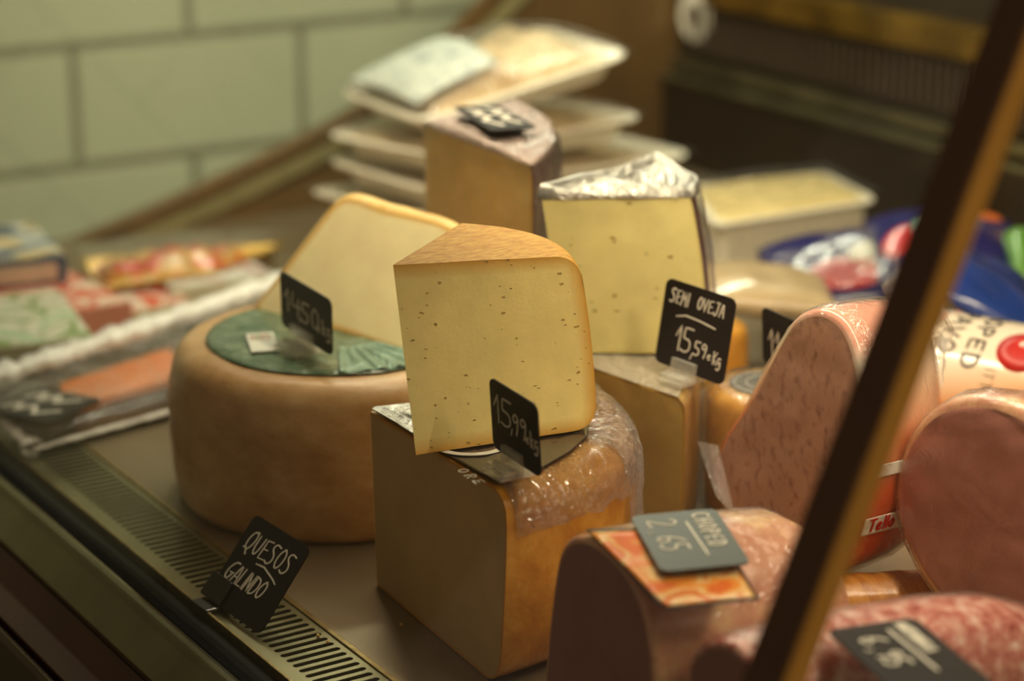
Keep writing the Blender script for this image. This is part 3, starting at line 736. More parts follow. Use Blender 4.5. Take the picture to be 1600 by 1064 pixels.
# ------------------------------------------------------------------ film-wrapped cheese behind, with the foil-topped wedge on it
b2 = empty('cheese_block', (0.83, 1.13, 0), 'low film-wrapped olive-yellow cheese block under the foil-topped wedge', 'cheese')
B2H = 0.1035
aB = V((0.762, 1.232, 0.0005)); rB = arc2(V((0.790, 1.058, 0.0005)), V((0.925, 1.215, 0.0005)), 0.004, 20); rT = [p + V((0, 0, B2H)) for p in rB]; aT = aB + V((0, 0, B2H))
wedge(b2, aB, rB, aT, rT, 0.05, 0.06, rind('rind_olive_tan', (176, 144, 86), (156, 122, 66), (194, 164, 108), rough=0.35), M['paste_base2'], bulge=0.006, seed=13, rim_w=0.012)
poly = [(aB.lerp(rB[0], s)) for s in (0.02, 0.3, 0.6, 0.97)] + [aB.lerp(rB[i], 0.97) for i in (5, 10, 15, 19)] + [aB.lerp(rB[20], s) for s in (0.6, 0.3)]
disc_top(b2, 'film_wrap', [(p.x, p.y) for p in poly], lambda x, y: B2H, foil('grey_bunched_film', (186, 176, 156), 0.3, 0.3, 170), crumple=0.0017, scale=110, seed=14, zoff=0.0006, n=36, label='grey crinkled film over the top')
o_ = V((0, 0, 0)); vs = []
Nn, Nz = 60, 30
for i in range(Nn + 1):
    for j in range(Nz + 1):
        q = aB.lerp(rB[0], i / Nn); q = V((q.x - 0.0016, q.y, 0.001 + (B2H - 0.001) * j / Nz)); k = 0.0016 * abs(nz((q.x, q.y * 1.0 + q.z * 0.7, q.z * 0.3), 60, 4))
        vs.append(q - V((k, 0, 0)))
mk('film_wrap', vs, grid_faces(Nn + 1, Nz + 1), M['film_smooth'], b2)

w2 = empty('cheese_wedge', (0.82, 1.17, B2H), 'pale yellow sheep cheese wedge with silver foil on top, behind the chalk tag', 'cheese')
zb = B2H + 0.003; zT = 0.210
aB2 = at_z(884, 549, zb); aT2 = at_z(846, 306, zT)
rB2 = arc2(at_z(1106, 556, zb), V((0.905, 1.222, zb)), 0.010, 18); rT2 = arc2(at_z(1079, 304, zT), at_z(1025, 262, zT), 0.012, 18)
wedge(w2, aB2, rB2, aT2, rT2, 0.03, 0.04, M['rind_dark'], M['paste_sheep'], bulge=0.03, seed=23, rim_w=0.010)
pk = at_z(1025, 252, zT)
poly = [aT2.lerp(rT2[0], s) for s in (-0.015, 0.2, 0.4, 0.6, 0.8, 1.01)] + [aT2.lerp(rT2[i], 1.02) for i in (4, 8, 12, 16, 18)] + [aT2.lerp(rT2[18], s) for s in (0.66, 0.33)]
def peak(x, y): return zT + 0.006 * max(0, 1 - math.hypot(x - pk.x, y - pk.y) / 0.06)
disc_top(w2, 'foil_wrap', [(p.x, p.y) for p in poly], peak, M['foil'], crumple=0.0075, scale=85, seed=31, zoff=0.0000, n=60, drape=0.0028, label='crumpled silver foil')
vs = []
for i in range(19):
    for j in range(24):
        q = rB2[i].lerp(rT2[i], j / 23); d = (rB2[i] - aB2).normalized(); q = q + d * (0.0035 + 0.0014 * abs(nz(q, 120, 5)) + 0.004 * math.sin(math.pi * j / 23))
        vs.append(q)
mk('film_wrap', vs, grid_faces(19, 24), M['film'], w2)

# ------------------------------------------------------------------ tall wrapped wedge further back, on its own low wheel
sup = empty('round_cheese', (0.868, 1.337, 0), 'small low round cheese hidden beneath the tall dark-rinded piece', 'cheese')
vs = []
SP = [(0, 1), (0.5, 1), (0.9, 1), (0.95, 0.985), (0.985, 0.93), (1, 0.85), (1.01, 0.5), (1, 0.1), (0.97, 0.02), (0.9, 0), (0, 0)]
for i in range(64):
    a = 2 * math.pi * i / 64
    for s, t in SP: vs.append(V((0.868 + 0.084 * s * math.cos(a), 1.337 + 0.084 * s * math.sin(a), 0.104 * t)))
mk('rind', vs, grid_faces(64, len(SP), True), M['rind_dark'], sup)
tall = empty('cheese_wedge', (0.83, 1.33, 0.104), 'tall film-wrapped cheese piece with dark rind, price tag on top, behind the cream wedge', 'cheese')
zb, zT = 0.1045, 0.222
aT3 = at_z(664, 192, zT); c1 = at_z(831, 256, zT)
aB3 = V((aT3.x, aT3.y, zb)); rT3 = arc2(c1, V((0.885, 1.405, zT)), 0.022, 20); rB3 = [V((p.x, p.y, zb)) for p in rT3]
wedge(tall, aB3, rB3, aT3, rT3, 0.05, 0.07, M['rind_dark'], M['paste_gold'], bulge=0.01, seed=33, rim_w=0.008)
poly = [aT3.lerp(rT3[0], s) for s in (0.0, 0.33, 0.66, 1.0)] + [rT3[i] for i in (4, 8, 12, 16, 20)] + [aT3.lerp(rT3[20], s) for s in (0.66, 0.33)]
disc_top(tall, 'film_wrap', [(p.x, p.y) for p in poly], lambda x, y: zT, foil('bunched_film_pinkish', (176, 156, 146), 0.28, 0.5, 150), crumple=0.0042, scale=90, seed=37, zoff=0.0006, n=30, drape=0.003, label='bunched film over the top')
vs = []
for i in range(41):
    for j in range(25):
        q = aB3.lerp(rB3[0], i / 40); q.z = zb + (zT - zb) * j / 24; vs.append(q - V((0.0016 + 0.0014 * abs(nz((q.x, q.y, q.z), 75, 3)), 0, 0)))
mk('film_wrap', vs, grid_faces(41, 25), M['film'], tall)
film_over(tall, 'film_wrap', aT3, rT3, zT - zb, 0.05, 0.07, 0, 20, 0.8, 0.001, 0.003, 70, 5, M['film'], 0.85)

# ------------------------------------------------------------------ small vacuum-packed cheese
VC = V((0.884, 1.092, 0)); VR = 0.0405; VH = 0.088
vac = empty('small_cheese', VC, 'small golden round cheese with grey seal in a clear vacuum bag, behind the mortadella', 'cheese')
vs = []; SP = [(k / 6 * 0.8, 1.0) for k in range(7)]
for k in range(1, 8): a = math.pi / 2 * k / 7; SP.append((0.8 + 0.2 * math.sin(a), 0.88 + 0.12 * math.cos(a)))
SP += [(1.01, 0.6), (1.01, 0.3), (1.0, 0.08), (0.96, 0.02), (0.9, 0), (0, 0)]
for i in range(72):
    a = 2 * math.pi * i / 72
    for s, t in SP: vs.append(VC + V((VR * s * math.cos(a), VR * s * math.sin(a), VH * t + (0.0008 * nz((math.cos(a), math.sin(a), t), 3) if 0 < s and t > 0 else 0))))
mk('rind', vs, grid_faces(72, len(SP), True), rind('rind_amber', (210, 156, 60), (184, 124, 40), (228, 180, 92), scale=50, rough=0.18, coat=0.8), vac)
def disc(c, R, h, n=48): return [V(c) + V((R * math.cos(2 * math.pi * i / n), R * math.sin(2 * math.pi * i / n), z)) for z in (0, h) for i in range(n)], [tuple(range(n))[::-1], tuple(range(n, 2 * n))] + [(i, (i + 1) % n, n + (i + 1) % n, n + i) for i in range(n)]
seal = mk('seal', *disc(VC + V((0, 0, VH + 0.0006)), 0.026, 0.0006), simple('grey_seal', (104, 98, 88), 0.4, var=0.3, scale=150), vac, smooth=False)
v1 = ribbons([[(VC.x + rr * math.cos(a), VC.y + rr * math.sin(a)) for a in [2 * math.pi * k / 40 for k in range(41)]] for rr in (0.023, 0.015)], 0.0007, lambda x, y, z: V((x, y, VH + 0.0012 + z)))
mk('seal_print', *v1, M['sticker'], seal, smooth=False)
# the bag: loose skin round the cheese with a flat flap to the left and a sealed corner in front
vs = []
for i in range(73):
    a = 2 * math.pi * (i % 72) / 72; d = V((math.cos(a), math.sin(a), 0))
    for s, z in ((0.0, VH + .0022), (0.5, VH + .0022), (0.85, VH + .0022), (1.0, VH - .002), (1.05, VH - .012), (1.055, 0.05), (1.06, 0.02), (1.05, 0.002)):
        q = VC + d * VR * s + V((0, 0, z)); vs.append(q + d * 0.0012 * abs(nz(q, 60, 2)) * s)
mk('bag', vs, grid_faces(73, 8), M['film_smooth'], vac)
def sheet(root, name, corners, mat, nu=20, nv=20, amp=0.002, scale=50, seed=0, solid=0.0003):
    c = [V(p) for p in corners]; nrm = (c[1] - c[0]).cross(c[3] - c[0]).normalized(); vs = []
    for i in range(nu + 1):
        for j in range(nv + 1):
            u, v = i / nu, j / nv; q = c[0] * (1 - u) * (1 - v) + c[1] * u * (1 - v) + c[2] * u * v + c[3] * (1 - u) * v
            vs.append(q + nrm * amp * nz(q, scale, seed))
    return mk(name, vs, grid_faces(nu + 1, nv + 1), mat, root)
dl = VC - RT * 0.043
sheet(vac, 'bag_flap', [dl + V((0, 0, 0.012)), dl + V((0.002, 0, 0.086)), dl - RT * 0.019 + V((-0.006, 0, 0.066)), dl - RT * 0.012 + V((0, 0, 0.03))], film('bag_flap_film', 0.06, 0.12, bscale=60, bst=0.8, white=0.07), amp=0.004, scale=60)
sheet(vac, 'bag_seam', [at_d(1090, 690, 1.385), at_d(1122, 696, 1.378), at_d(1150, 810, 1.365), at_d(1118, 775, 1.368)], film('bag_seam_film', 0.08, 0.15, bscale=160, bst=0.6, white=0.07), amp=0.0012)

# ------------------------------------------------------------------ cold meats on the right
XP = V((1, 0, 0))
XM = 0.80
mpx = [(1264, 484), (1290, 484), (1318, 505), (1338, 550), (1349, 620), (1349, 700), (1340, 780), (1325, 840), (1302, 886), (1262, 904), (1203, 862), (1136, 806), (1113, 748), (1128, 690), (1158, 640), (1190, 578), (1226, 515), (1243, 494)]
mo = catmull([at_x(px, py, XM) for px, py in mpx], 4)
mc = sum(mo, V((0, 0, 0))) / len(mo)
mort = empty('mortadella', (XM, mc.y, 0.0), 'large speckled pink mortadella in orange and white casing, partly behind the brass post', 'cold meat')
cas, nt, p = new_mat('casing_peach_orange'); co = texco(nt); sep = node(nt, 'ShaderNodeSeparateXYZ'); nt.links.new(co, sep.inputs[0])
dn = noise_n(nt, co, 40, 3); ma = node(nt, 'ShaderNodeMath', operation='MULTIPLY_ADD'); nt.links.new(dn, ma.inputs[0]); ma.inputs[1].default_value = 0.035; nt.links.new(sep.outputs[2], ma.inputs[2])
sc = node(nt, 'ShaderNodeMapRange'); sc.inputs[1].default_value = 0.0; sc.inputs[2].default_value = 0.20; nt.links.new(ma.outputs[0], sc.inputs[0])
r_ = ramp(nt, sc.outputs[0], [(0.30, rgb((214, 74, 26))), (0.50, rgb((222, 96, 40))), (0.66, rgb((234, 150, 100))), (0.80, rgb((236, 196, 166))), (0.93, rgb((234, 220, 204))), (1.0, rgb((222, 160, 140)))])
nt.links.new(r_.outputs[0], p.inputs['Base Color']); p.inputs['Roughness'].default_value = 0.25; p.inputs['Coat Weight'].default_value = 0.5
rg = [(0.008, 1.0, (0, 0, 0)), (0.02, 1.0, (0, 0, 0)), (0.035, 0.99, (0, 0, 0)), (0.050, 0.97, (0, 0, 0)), (0.062, 0.90, (0, 0, -0.004)), (0.071, 0.76, (0, 0, -0.010)), (0.077, 0.5, (0, 0, -0.018))]
loaf(mort, mo, XP, rg, M['meat_mort'], cas, edge=0.005, rim_w=0.012, seed=41)
v, f = shell_of(mo, XP, rg[:6], 0.0014, 0.0016, 60, 7); mk('film_wrap', v, f, M['film'], mort)
# gathered film where the wrapper is tied at the upper right
gc = at_d(1432, 520, 1.375); vs = []
for i in range(49):
    a = 2 * math.pi * i / 48
    for j in range(12):
        u = j / 11; R = 0.004 + 0.028 * u; q = gc + V((0.018 * (1 - u) , 0, 0)) + V((-0.002, R * math.cos(a), R * math.sin(a) * 1.3)); vs.append(q + V((0.005 * nz(q, 90, 4) + 0.003 * math.sin(a * 7), 0.003 * nz(q, 120, 8), 0)))
mk('film_knot', vs, grid_faces(49, 12), film('film_gathered', 0.1, 0.2, bscale=160, bst=1.0, white=0.22), mort)
def side_at(outline, z):
    """near (-Y) side of an outline at height z"""
    best = None; N = len(outline)
    for i in range(N):
        a, b2_ = outline[i], outline[(i + 1) % N]
        if (a.z - z) * (b2_.z - z) <= 0 and abs(a.z - b2_.z) > 1e-9:
            y = a.y + (b2_.y - a.y) * (z - a.z) / (b2_.z - a.z); best = y if best is None else min(best, y)
    return best if best is not None else min(p.y for p in outline)
def on_side(X0, outline, off=0.0022):
    def f(u, v, h): return V((X0 + u, side_at(outline, v) - off - h, v))
    return f
fs_ = on_side(XM, mo); vs = []
for (z0, z1) in ((0.048, 0.060), (0.088, 0.095)):
    pass
def side_patch(root, name, X0, outline, u0, u1, z0, z1, mat, off=0.0018, skew=0.0):
    f = on_side(X0, outline, off); vs = []; n1, n2 = 10, 10
    for i in range(n1 + 1):
        for j in range(n2 + 1):
            u = u0 + (u1 - u0) * i / n1; z = z0 + (z1 - z0) * j / n2 + skew * (u - u0); vs.append(f(u, z, 0))
    return mk(name, vs, grid_faces(n1 + 1, n2 + 1), mat, root, solid=0.0003)
strip = side_patch(mort, 'label_strip', XM, mo, 0.008, 0.056, 0.060, 0.072, M['ink_white'])
side_patch(mort, 'label_strip', XM, mo, 0.008, 0.056, 0.098, 0.106, M['ink_white'])
v, f = ribbons(strokes('Tello', 0.012, 0.0625, 0.0085, 0.16, 0, 1.0), 0.0016, on_side(XM, mo, 0.0024)); mk('label_print', v, f, M['ink_red'], strip, smooth=False)

# roll with printed casing: PAVO / CHOPED running round it
ra = V((0.373, -0.93, 0)).normalized(); RR = 0.0545; R0 = V((1.03, 1.135, RR + 0.0008))
q_ = V((-0.93, -0.373, 0)).normalized()
roll = empty('deli_roll', (R0.x, R0.y, 0), 'thick white and orange roll with black capitals on its casing, behind the round ham', 'cold meat')
cas2, nt, p = new_mat('casing_white_orange'); co = texco(nt)
dt = node(nt, 'ShaderNodeVectorMath', operation='DOT_PRODUCT'); dt.inputs[1].default_value = tuple(ra); nt.links.new(co, dt.inputs[0])
sp = node(nt, 'ShaderNodeSeparateXYZ'); nt.links.new(co, sp.inputs[0])
m0 = node(nt, 'ShaderNodeMath', operation='MULTIPLY_ADD'); nt.links.new(dt.outputs['Value'], m0.inputs[0]); m0.inputs[1].default_value = -0.28; nt.links.new(sp.outputs[2], m0.inputs[2])
mr = node(nt, 'ShaderNodeMapRange'); mr.inputs[1].default_value = 0.0; mr.inputs[2].default_value = 0.11; nt.links.new(m0.outputs[0], mr.inputs[0])
r_ = ramp(nt, mr.outputs[0], [(0.18, rgb((226, 96, 22))), (0.36, rgb((234, 140, 66))), (0.50, rgb((236, 190, 152))), (0.66, rgb((238, 222, 200)))])
nt.links.new(r_.outputs[0], p.inputs['Base Color']); p.inputs['Roughness'].default_value = 0.2; p.inputs['Coat Weight'].default_value = 0.6; p.inputs['Coat Roughness'].default_value = 0.1
vs = []; pr_ = [(-0.014, 0.3), (-0.012, 0.55), (-0.006, 0.85), (0.0, 0.96), (0.006, 1.0)] + [(0.01 + 0.02 * k, 1.0) for k in range(10)] + [(0.205, 0.95), (0.212, 0.7), (0.216, 0.3)]
for i in range(64):
    a = 2 * math.pi * i / 64
    for s, k in pr_: vs.append(R0 + ra * s + (V((0, 0, 1)) * math.cos(a) + q_ * math.sin(a)) * RR * k)
n_ = len(pr_); fs = grid_faces(64, n_, True) + [tuple(i * n_ for i in range(64)), tuple(i * n_ + n_ - 1 for i in range(64))[::-1]]
rcas = mk('casing', vs, fs, cas2, roll, auto=60)
def round_roll(phi0, s0, off=0.0003):
    def f(u, v, h):
        a = phi0 + u / RR; return R0 + ra * (s0 + v) + (V((0, 0, 1)) * math.cos(a) + q_ * math.sin(a)) * (RR + off + h)
    return f
def rr_strokes(txt, phi, s, h, pen, mat, gap=.16, wide=1.0):
    v, f = ribbons(strokes(txt, 0, 0, h, gap, 0, wide), pen, round_roll(phi, s), 0.0002); mk('casing_print', v, f, mat, rcas, smooth=False)
rr_strokes('CHOPED', math.radians(-30), 0.069, 0.0125, 0.0020, M['ink_black'], 0.18, 1.6)
rr_strokes('PAVO', math.radians(-10), 0.049, 0.0125, 0.0020, M['ink_black'], 0.18, 1.6)
rr_strokes('ITT', math.radians(50), 0.088, 0.008, 0.0006, M['ink_black'], 0.3)
for k in range(7):
    rr_strokes(['LORE', 'TTI', 'COLOR', 'PER', 'TTI', 'CERT', 'LI'][k], math.radians(-40 + 14 * k), 0.036, 0.0045, 0.0008, M['ink_salmon'], 0.3) if k in (1, 3, 5) else None
vs = []
for i in range(40):
    a = 2 * math.pi * i / 40
    for rr in (0.0, 0.010, 0.018): vs.append(round_roll(math.radians(30), 0.108)(rr * math.cos(a), rr * math.sin(a) * 1.0, 0.0002))
mk('round_emblem', vs, grid_faces(40, 3, True), M['ink_red'], rcas, solid=0.0002)
rr_strokes('e', math.radians(22), 0.1035, 0.014, 0.0026, M['ink_white'])
# thin red rings printed round the casing
for s in (0.014, 0.020):
    v, f = ribbons([[(x * 0.004, 0) for x in range(-12, 16)]], 0.0012, round_roll(math.radians(10), s), 0.0002); mk('casing_print', v, f, M['ink_salmon'], rcas, smooth=False)

# big round ham at the right edge
XH = 0.828
hc = at_x(1560, 822, XH); HRy = (at_x(1394, 790, XH).y - hc.y); HRz = 0.0720
ho = [V((XH, hc.y + HRy * math.cos(a) * (1 + 0.02 * math.cos(3 * a + 1)), hc.z + HRz * math.sin(a))) for a in [2 * math.pi * k / 72 for k in range(72)]]
ham = empty('cooked_ham', (XH, hc.y, 0), 'big round dull pink cooked ham with smooth cut face at the right edge', 'cold meat')
hr = [(0.01, 1.0, (0, 0, 0)), (0.04, 1.0, (0, 0, -0.006)), (0.08, 0.98, (0, 0, -0.014)), (0.12, 0.93, (0, 0, -0.020)), (0.15, 0.80, (0, 0, -0.026)), (0.16, 0.55, (0, 0, -0.03))]
loaf(ham, ho, V((1, -0.12, 0)), hr, M['meat_ham'], M['skin_chop'], edge=0.007, rim_w=0.012, seed=51, dent=0.0012)
v, f = shell_of(ho, V((1, -0.12, 0)), [(0.004, 0.97, (0, 0, 0)), (0.012, 1.0, (0, 0, 0))] + hr[1:5], 0.0015, 0.0020, 45, 8); mk('film_wrap', v, f, M['film'], ham)

# slim amber roll lying between
sa = at_z(1262, 936, 0.018); sb_ = at_z(1452, 925, 0.018); sd = (sb_ - sa).normalized(); SR = 0.0155; sa = sa.copy(); sa.z = SR + 0.0005
slim = empty('slim_sausage', (sa.x, sa.y, 0), 'slim amber sausage in shiny wrinkled casing lying beneath the large mortadella', 'cold meat')
pr_ = [(-0.03, 0.15), (-0.028, 0.6), (-0.022, 0.9), (-0.015, 1.0)] + [(0.002 * k * 4, 1.0 + 0.02 * math.sin(k * 2.1)) for k in range(12)] + [(0.098, 0.9), (0.103, 0.6), (0.105, 0.15)]
pv_ = V((0, 0, 1)).cross(sd).normalized(); vs = []
for i in range(40):
    a = 2 * math.pi * i / 40
    for s, k in pr_: vs.append(V((sa.x, sa.y, SR + 0.0005)) + V((sd.x, sd.y, 0)).normalized() * s + (V((0, 0, 1)) * math.cos(a) + pv_ * math.sin(a)) * SR * k)
n_ = len(pr_); mk('casing', vs, grid_faces(40, n_, True) + [tuple(i * n_ for i in range(40)), tuple(i * n_ + n_ - 1 for i in range(40))[::-1]], M['skin_roll'], slim)

# chopped pork loaf in front
XC = 0.60
cpx = [(848, 1120), (850, 1064), (855, 980), (865, 900), (876, 856), (895, 838), (925, 842), (958, 866), (988, 905), (1010, 955), (1021, 1010), (1026, 1064), (1022, 1140)]
co_ = [at_x(px, py, XC) for px, py in cpx]
bot = [V((XC, co_[-1].y + 0.004, 0.004)), V((XC, (co_[0].y + co_[-1].y) / 2, 0.001)), V((XC, co_[0].y - 0.006, 0.003))]
co_ = catmull(co_ + bot, 4); 
for q in co_: q.z = max(q.z, 0.0008)
chop = empty('chopped_pork_loaf', (XC, 0.87, 0), 'domed pork loaf with dark cut face and orange label, beside the tan cheese block', 'cold meat')
crg = [(0.006, 1.0, (0, 0, 0)), (0.03, 1.0, (0, -0.003, 0)), (0.06, 1.0, (0, -0.007, 0)), (0.08, 0.99, (0, -0.010, 0)), (0.105, 0.97, (0, -0.013, -0.001)), (0.120, 0.88, (0, -0.015, -0.005)), (0.126, 0.6, (0, -0.015, -0.008))]
loaf(chop, co_, XP, crg, M['meat_dark'], M['skin_chop'], edge=0.004, rim_w=0.010, seed=61)
v, f = shell_of(co_, XP, crg[:5], 0.001, 0.0010, 60, 17, cap=False); mk('film_wrap', v, f, M['film'], chop)
def top_of(outline, X0, x, y, shift=-0.13):
    """height of a loaf's upper side at plan point x, y"""
    yy = y - shift * (x - X0); zz = 0; N = len(outline)
    for i in range(N):
        a, b_ = outline[i], outline[(i + 1) % N]
        if (a.y - yy) * (b_.y - yy) <= 0 and abs(a.y - b_.y) > 1e-9: zz = max(zz, a.z + (b_.z - a.z) * (yy - a.y) / (b_.y - a.y))
    return zz
def draped(root, name, corners_px, z0, outline, X0, mat, off, nu=24, nv=24, solid=0.0005, minz=0.0):
    c = [at_z(px, py, z0) for px, py in corners_px]; vs = []
    for _ in range(3):                                   # settle each corner on the curved top
        c = [at_z(px, py, max(minz, top_of(outline, X0, q.x, q.y) + off)) for (px, py), q in zip(corners_px, c)]
    for i in range(nu + 1):
        for j in range(nv + 1):
            u, v = i / nu, j / nv; q = c[0] * (1 - u) * (1 - v) + c[1] * u * (1 - v) + c[2] * u * v + c[3] * (1 - u) * v
            t = top_of(outline, X0, q.x, q.y); q = V((q.x, q.y, max(minz, t + off + 0.0006 * nz(q, 60, 3)))); vs.append(q)
    return mk(name, vs, grid_faces(nu + 1, nv + 1), mat, root, solid=solid)
zc = max(q.z for q in co_)
LB = [(921, 831), (1116, 826), (1180, 934), (1040, 946)]
def flat_card(name, px4, dz, mat):
    c = [at_z(px, py, zc + z + dz) for (px, py), z in zip(px4, (0.002, 0.002, -0.007, -0.007))]
    o = sheet(chop, name, c, mat, 16, 16, 0.0008, 50, 4); m_ = o.modifiers.new('thick', 'SOLIDIFY'); m_.thickness = 0.0004
flat_card('label_border', [(915, 827), (1120, 822), (1187, 938), (1036, 951)], 0.0, M['ink_black'])
flat_card('label', LB, 0.0008, pattern('label_orange', [(226, 110, 34), (236, 150, 60), (240, 196, 130), (226, 120, 44)], 60, 0.25, 0.06, 3.1))

# red marbled sausage right at the front
XF = 0.60
fo_ = [at_x(px, py, XF) for px, py in ((1068, 1130), (1070, 1064), (1080, 1022), (1108, 1000), (1145, 1006), (1180, 1045), (1200, 1100), (1205, 1160))]
fo_ += [V((XF, fo_[-1].y + 0.006, 0.012)), V((XF, (fo_[0].y + fo_[-1].y) / 2, 0.001)), V((XF, fo_[0].y - 0.004, 0.012))]
fo_ = catmull(fo_, 5)
for q in fo_: q.z = max(q.z, 0.0008)
fr = empty('red_sausage', (XF, 0.76, 0), 'red and white marbled sausage in shiny casing at the bottom right, nearest the glass', 'cold meat')
frg = [(0.005, 1.0, (0, 0, 0)), (0.04, 1.0, (0, -0.003, 0.002)), (0.08, 0.99, (0, -0.006, 0.0)), (0.12, 0.97, (0, -0.010, -0.001)), (0.15, 0.92, (0, -0.012, -0.004)), (0.175, 0.82, (0, -0.014, -0.009)), (0.19, 0.66, (0, -0.014, -0.014)), (0.198, 0.4, (0, -0.014, -0.018))]
loaf(fr, fo_, XP, frg, M['meat_dark'], M['skin_red'], edge=0.004, rim_w=0.01, seed=71)
v, f = shell_of(fo_, XP, frg[:6], 0.001, 0.0012, 60, 19, cap=False); mk('film_wrap', v, f, M['film'], fr)

# ------------------------------------------------------------------ chalk tags
def tag_frame(bl, br, tl, zbl, zbr):
    B_ = at_z(*bl, zbl); R_ = at_z(*br, zbr); w_ = R_ - B_; W = w_.length; wn = w_.normalized(); d = ray(*tl)
    t = (B_ - CAM).dot(wn) / d.dot(wn); v = CAM + d * t - B_
    return B_, wn, v.normalized(), W, v.length
# 15,99 on the tan block
B_, a, v, W, Hh = tag_frame((772, 698), (846, 747), (765, 588), BH + 0.0125, BH + 0.0105)
tx = strokes('15', W * .08, Hh * .42, Hh * .40, .12, wide=1.35) + strokes(',', W * .42, Hh * .42, Hh * .30) + strokes('99', W * .46, Hh * .40, Hh * .30, .12, wide=1.1) + strokes('c', W * .74, Hh * .38, Hh * .14, wide=1.1) + strokes('kg', W * .83, Hh * .36, Hh * .22, .06, wide=.9)
price_tag('black chalk price tag reading 15,99, clipped on the tan block before the yellow wedge', B_, a, v, W, Hh, [tx], clip=(W * 0.28, 0.020, BH + 0.0045, 'clip'), pen=0.00105)
# 14,50 on the wheel
B_, a, v, W, Hh = tag_frame((441, 507), (520, 557), (438, 422), WH + 0.013, WH + 0.008)
tx = strokes('14', W * .08, Hh * .34, Hh * .42, .14, wide=1.6) + strokes(',', W * .375, Hh * .34, Hh * .30, wide=1.3) + strokes('50', W * .41, Hh * .30, Hh * .38, .10, wide=1.45) + strokes('c', W * .72, Hh * .30, Hh * .16, wide=1.4) + strokes('kg', W * .82, Hh * .30, Hh * .26, .06, wide=1.2)
price_tag('black chalk price tag reading 14,50, in a clear clip on the green-labelled wheel', B_, a, v, W, Hh, [tx], clip=(W * 0.25, 0.028, WH + 0.0035, 'clip'), pen=0.00115)
# SEMI OVEJA
B_, a, v, W, Hh = tag_frame((1023, 564), (1130, 603), (1043, 433), B2H + 0.010, B2H + 0.007)
tx = strokes('SEMI', W * .09, Hh * .74, Hh * .17, .16, .12, .72) + strokes('OVEJA', W * .48, Hh * .75, Hh * .155, .14, .12, .80) + [[(W * .22, Hh * .60), (W * .35, Hh * .64), (W * .55, Hh * .63), (W * .78, Hh * .60)]] + \
     strokes('15', W * .25, Hh * .22, Hh * .30, .10, .05) + strokes(',', W * .49, Hh * .22, Hh * .24) + strokes('59', W * .53, Hh * .23, Hh * .17, .10) + strokes('c', W * .73, Hh * .23, Hh * .10) + strokes('Kg', W * .81, Hh * .20, Hh * .15, .05, wide=.8)
price_tag('black chalk price tag reading SEMI OVEJA 15,59, standing before the foil-topped wedge', B_, a, v, W, Hh, [tx], clip=(W * 0.28, 0.020, B2H + 0.0025, 'clip'), pen=0.0010)
# tag half hidden by the mortadella
B_, a, v, W, Hh = tag_frame((1193, 566), (1262, 600), (1191, 478), VH + 0.016, VH + 0.014)
tx = strokes('11', W * .15, Hh * .22, Hh * .46, .16) + strokes(',', W * .45, Hh * .22, Hh * .3)
price_tag('black chalk price tag reading 11, half hidden behind the mortadella', B_, a, v, W, Hh, [tx], clip=(W * 0.3, 0.016, VH + 0.0028, 'clip'), pen=0.0011)
# QUESOS GALINDO on the grille
B_, a, v, W, Hh = tag_frame((322, 932), (406, 992), (400, 803), 0.0035, 0.0035)
tx = strokes('QUESOS', W * .10, Hh * .62, Hh * .24, .10, .10, 1.02) + [[(W * .42, Hh * .57), (W * .55, Hh * .585), (W * .75, Hh * .53), (W * .82, Hh * .50)]] + strokes('GALINDO', W * .07, Hh * .27, Hh * .21, .08, .22, .98)
q = price_tag('black chalk sign reading QUESOS GALINDO, leaning in a dark holder on the air grille', B_, a, v, W, Hh, [tx], pen=0.00105, nm='name_tag')
n3 = V(a).cross(V(v)).normalized(); fwd = V((1, 0, 0)); ha = V((a.x, a.y, 0)).normalized()
hv, hf = join(obox(V((B_.x - 0.010, B_.y, 0.0008)) - ha * 0.001 + ha * 0.000, ha * 0.020, V((0.050, 0, 0)), V((0, 0, 0.0026))),
              obox(B_ - ha * 0.004 + n3 * 0.0008, ha * 0.024, n3 * 0.0022, v * 0.016), obox(B_ - ha * 0.001 - n3 * 0.0008, ha * 0.018, -n3 * 0.0022, v * 0.012))
mk('clip', hv, hf, M['clip_black'], q, smooth=False, bevel=0.0008)

def lying_tag(label, px4, zs, text, board='board', thick=0.0012, pen=0.0012, root=None):
    """px4: lower-left, lower-right, upper-right, upper-left in reading direction"""
    c = [at_z(x, y, z) for (x, y), z in zip(px4, zs)]; w_ = (c[1] - c[0]); a = w_.normalized(); u = (c[3] - c[0]); u = u - a * u.dot(a)
    return price_tag(label, c[0], a, u, w_.length, u.length, [text(w_.length, u.length)], board=board, pen=pen, t=thick)
# CHOPED 2,65 : reads from the back to the front, top of the writing to the right
def t5(W, Hh): return strokes('CHOPED', W * .07, Hh * .68, Hh * .21, .32, 0, .84) + [[(W * .2, Hh * .58), (W * .8, Hh * .60)]] + strokes('2', W * .12, Hh * .14, Hh * .34) + strokes(',', W * .34, Hh * .14, Hh * .24) + strokes('65', W * .42, Hh * .14, Hh * .32, .14)
zz = zc + 0.0065
lying_tag('grey-black chalk price tag reading CHOPED 2,65, lying on the orange label', [(984, 808), (1034, 895), (1196, 898), (1128, 812)], [zz - .001, zz - .0055, zz - .0055, zz - .001], t5, 'board_green', pen=0.0010)
zf = max(q.z for q in fo_) + 0.0060
def t6(W, Hh): return strokes('MORTADELLA', W * .06, Hh * .72, Hh * .14, .14, 0, .78) + [[(W * .12, Hh * .60), (W * .72, Hh * .62)]] + strokes('6', W * .18, Hh * .2, Hh * .28) + strokes(',', W * .34, Hh * .2, Hh * .2) + strokes('95', W * .40, Hh * .2, Hh * .28, .12)
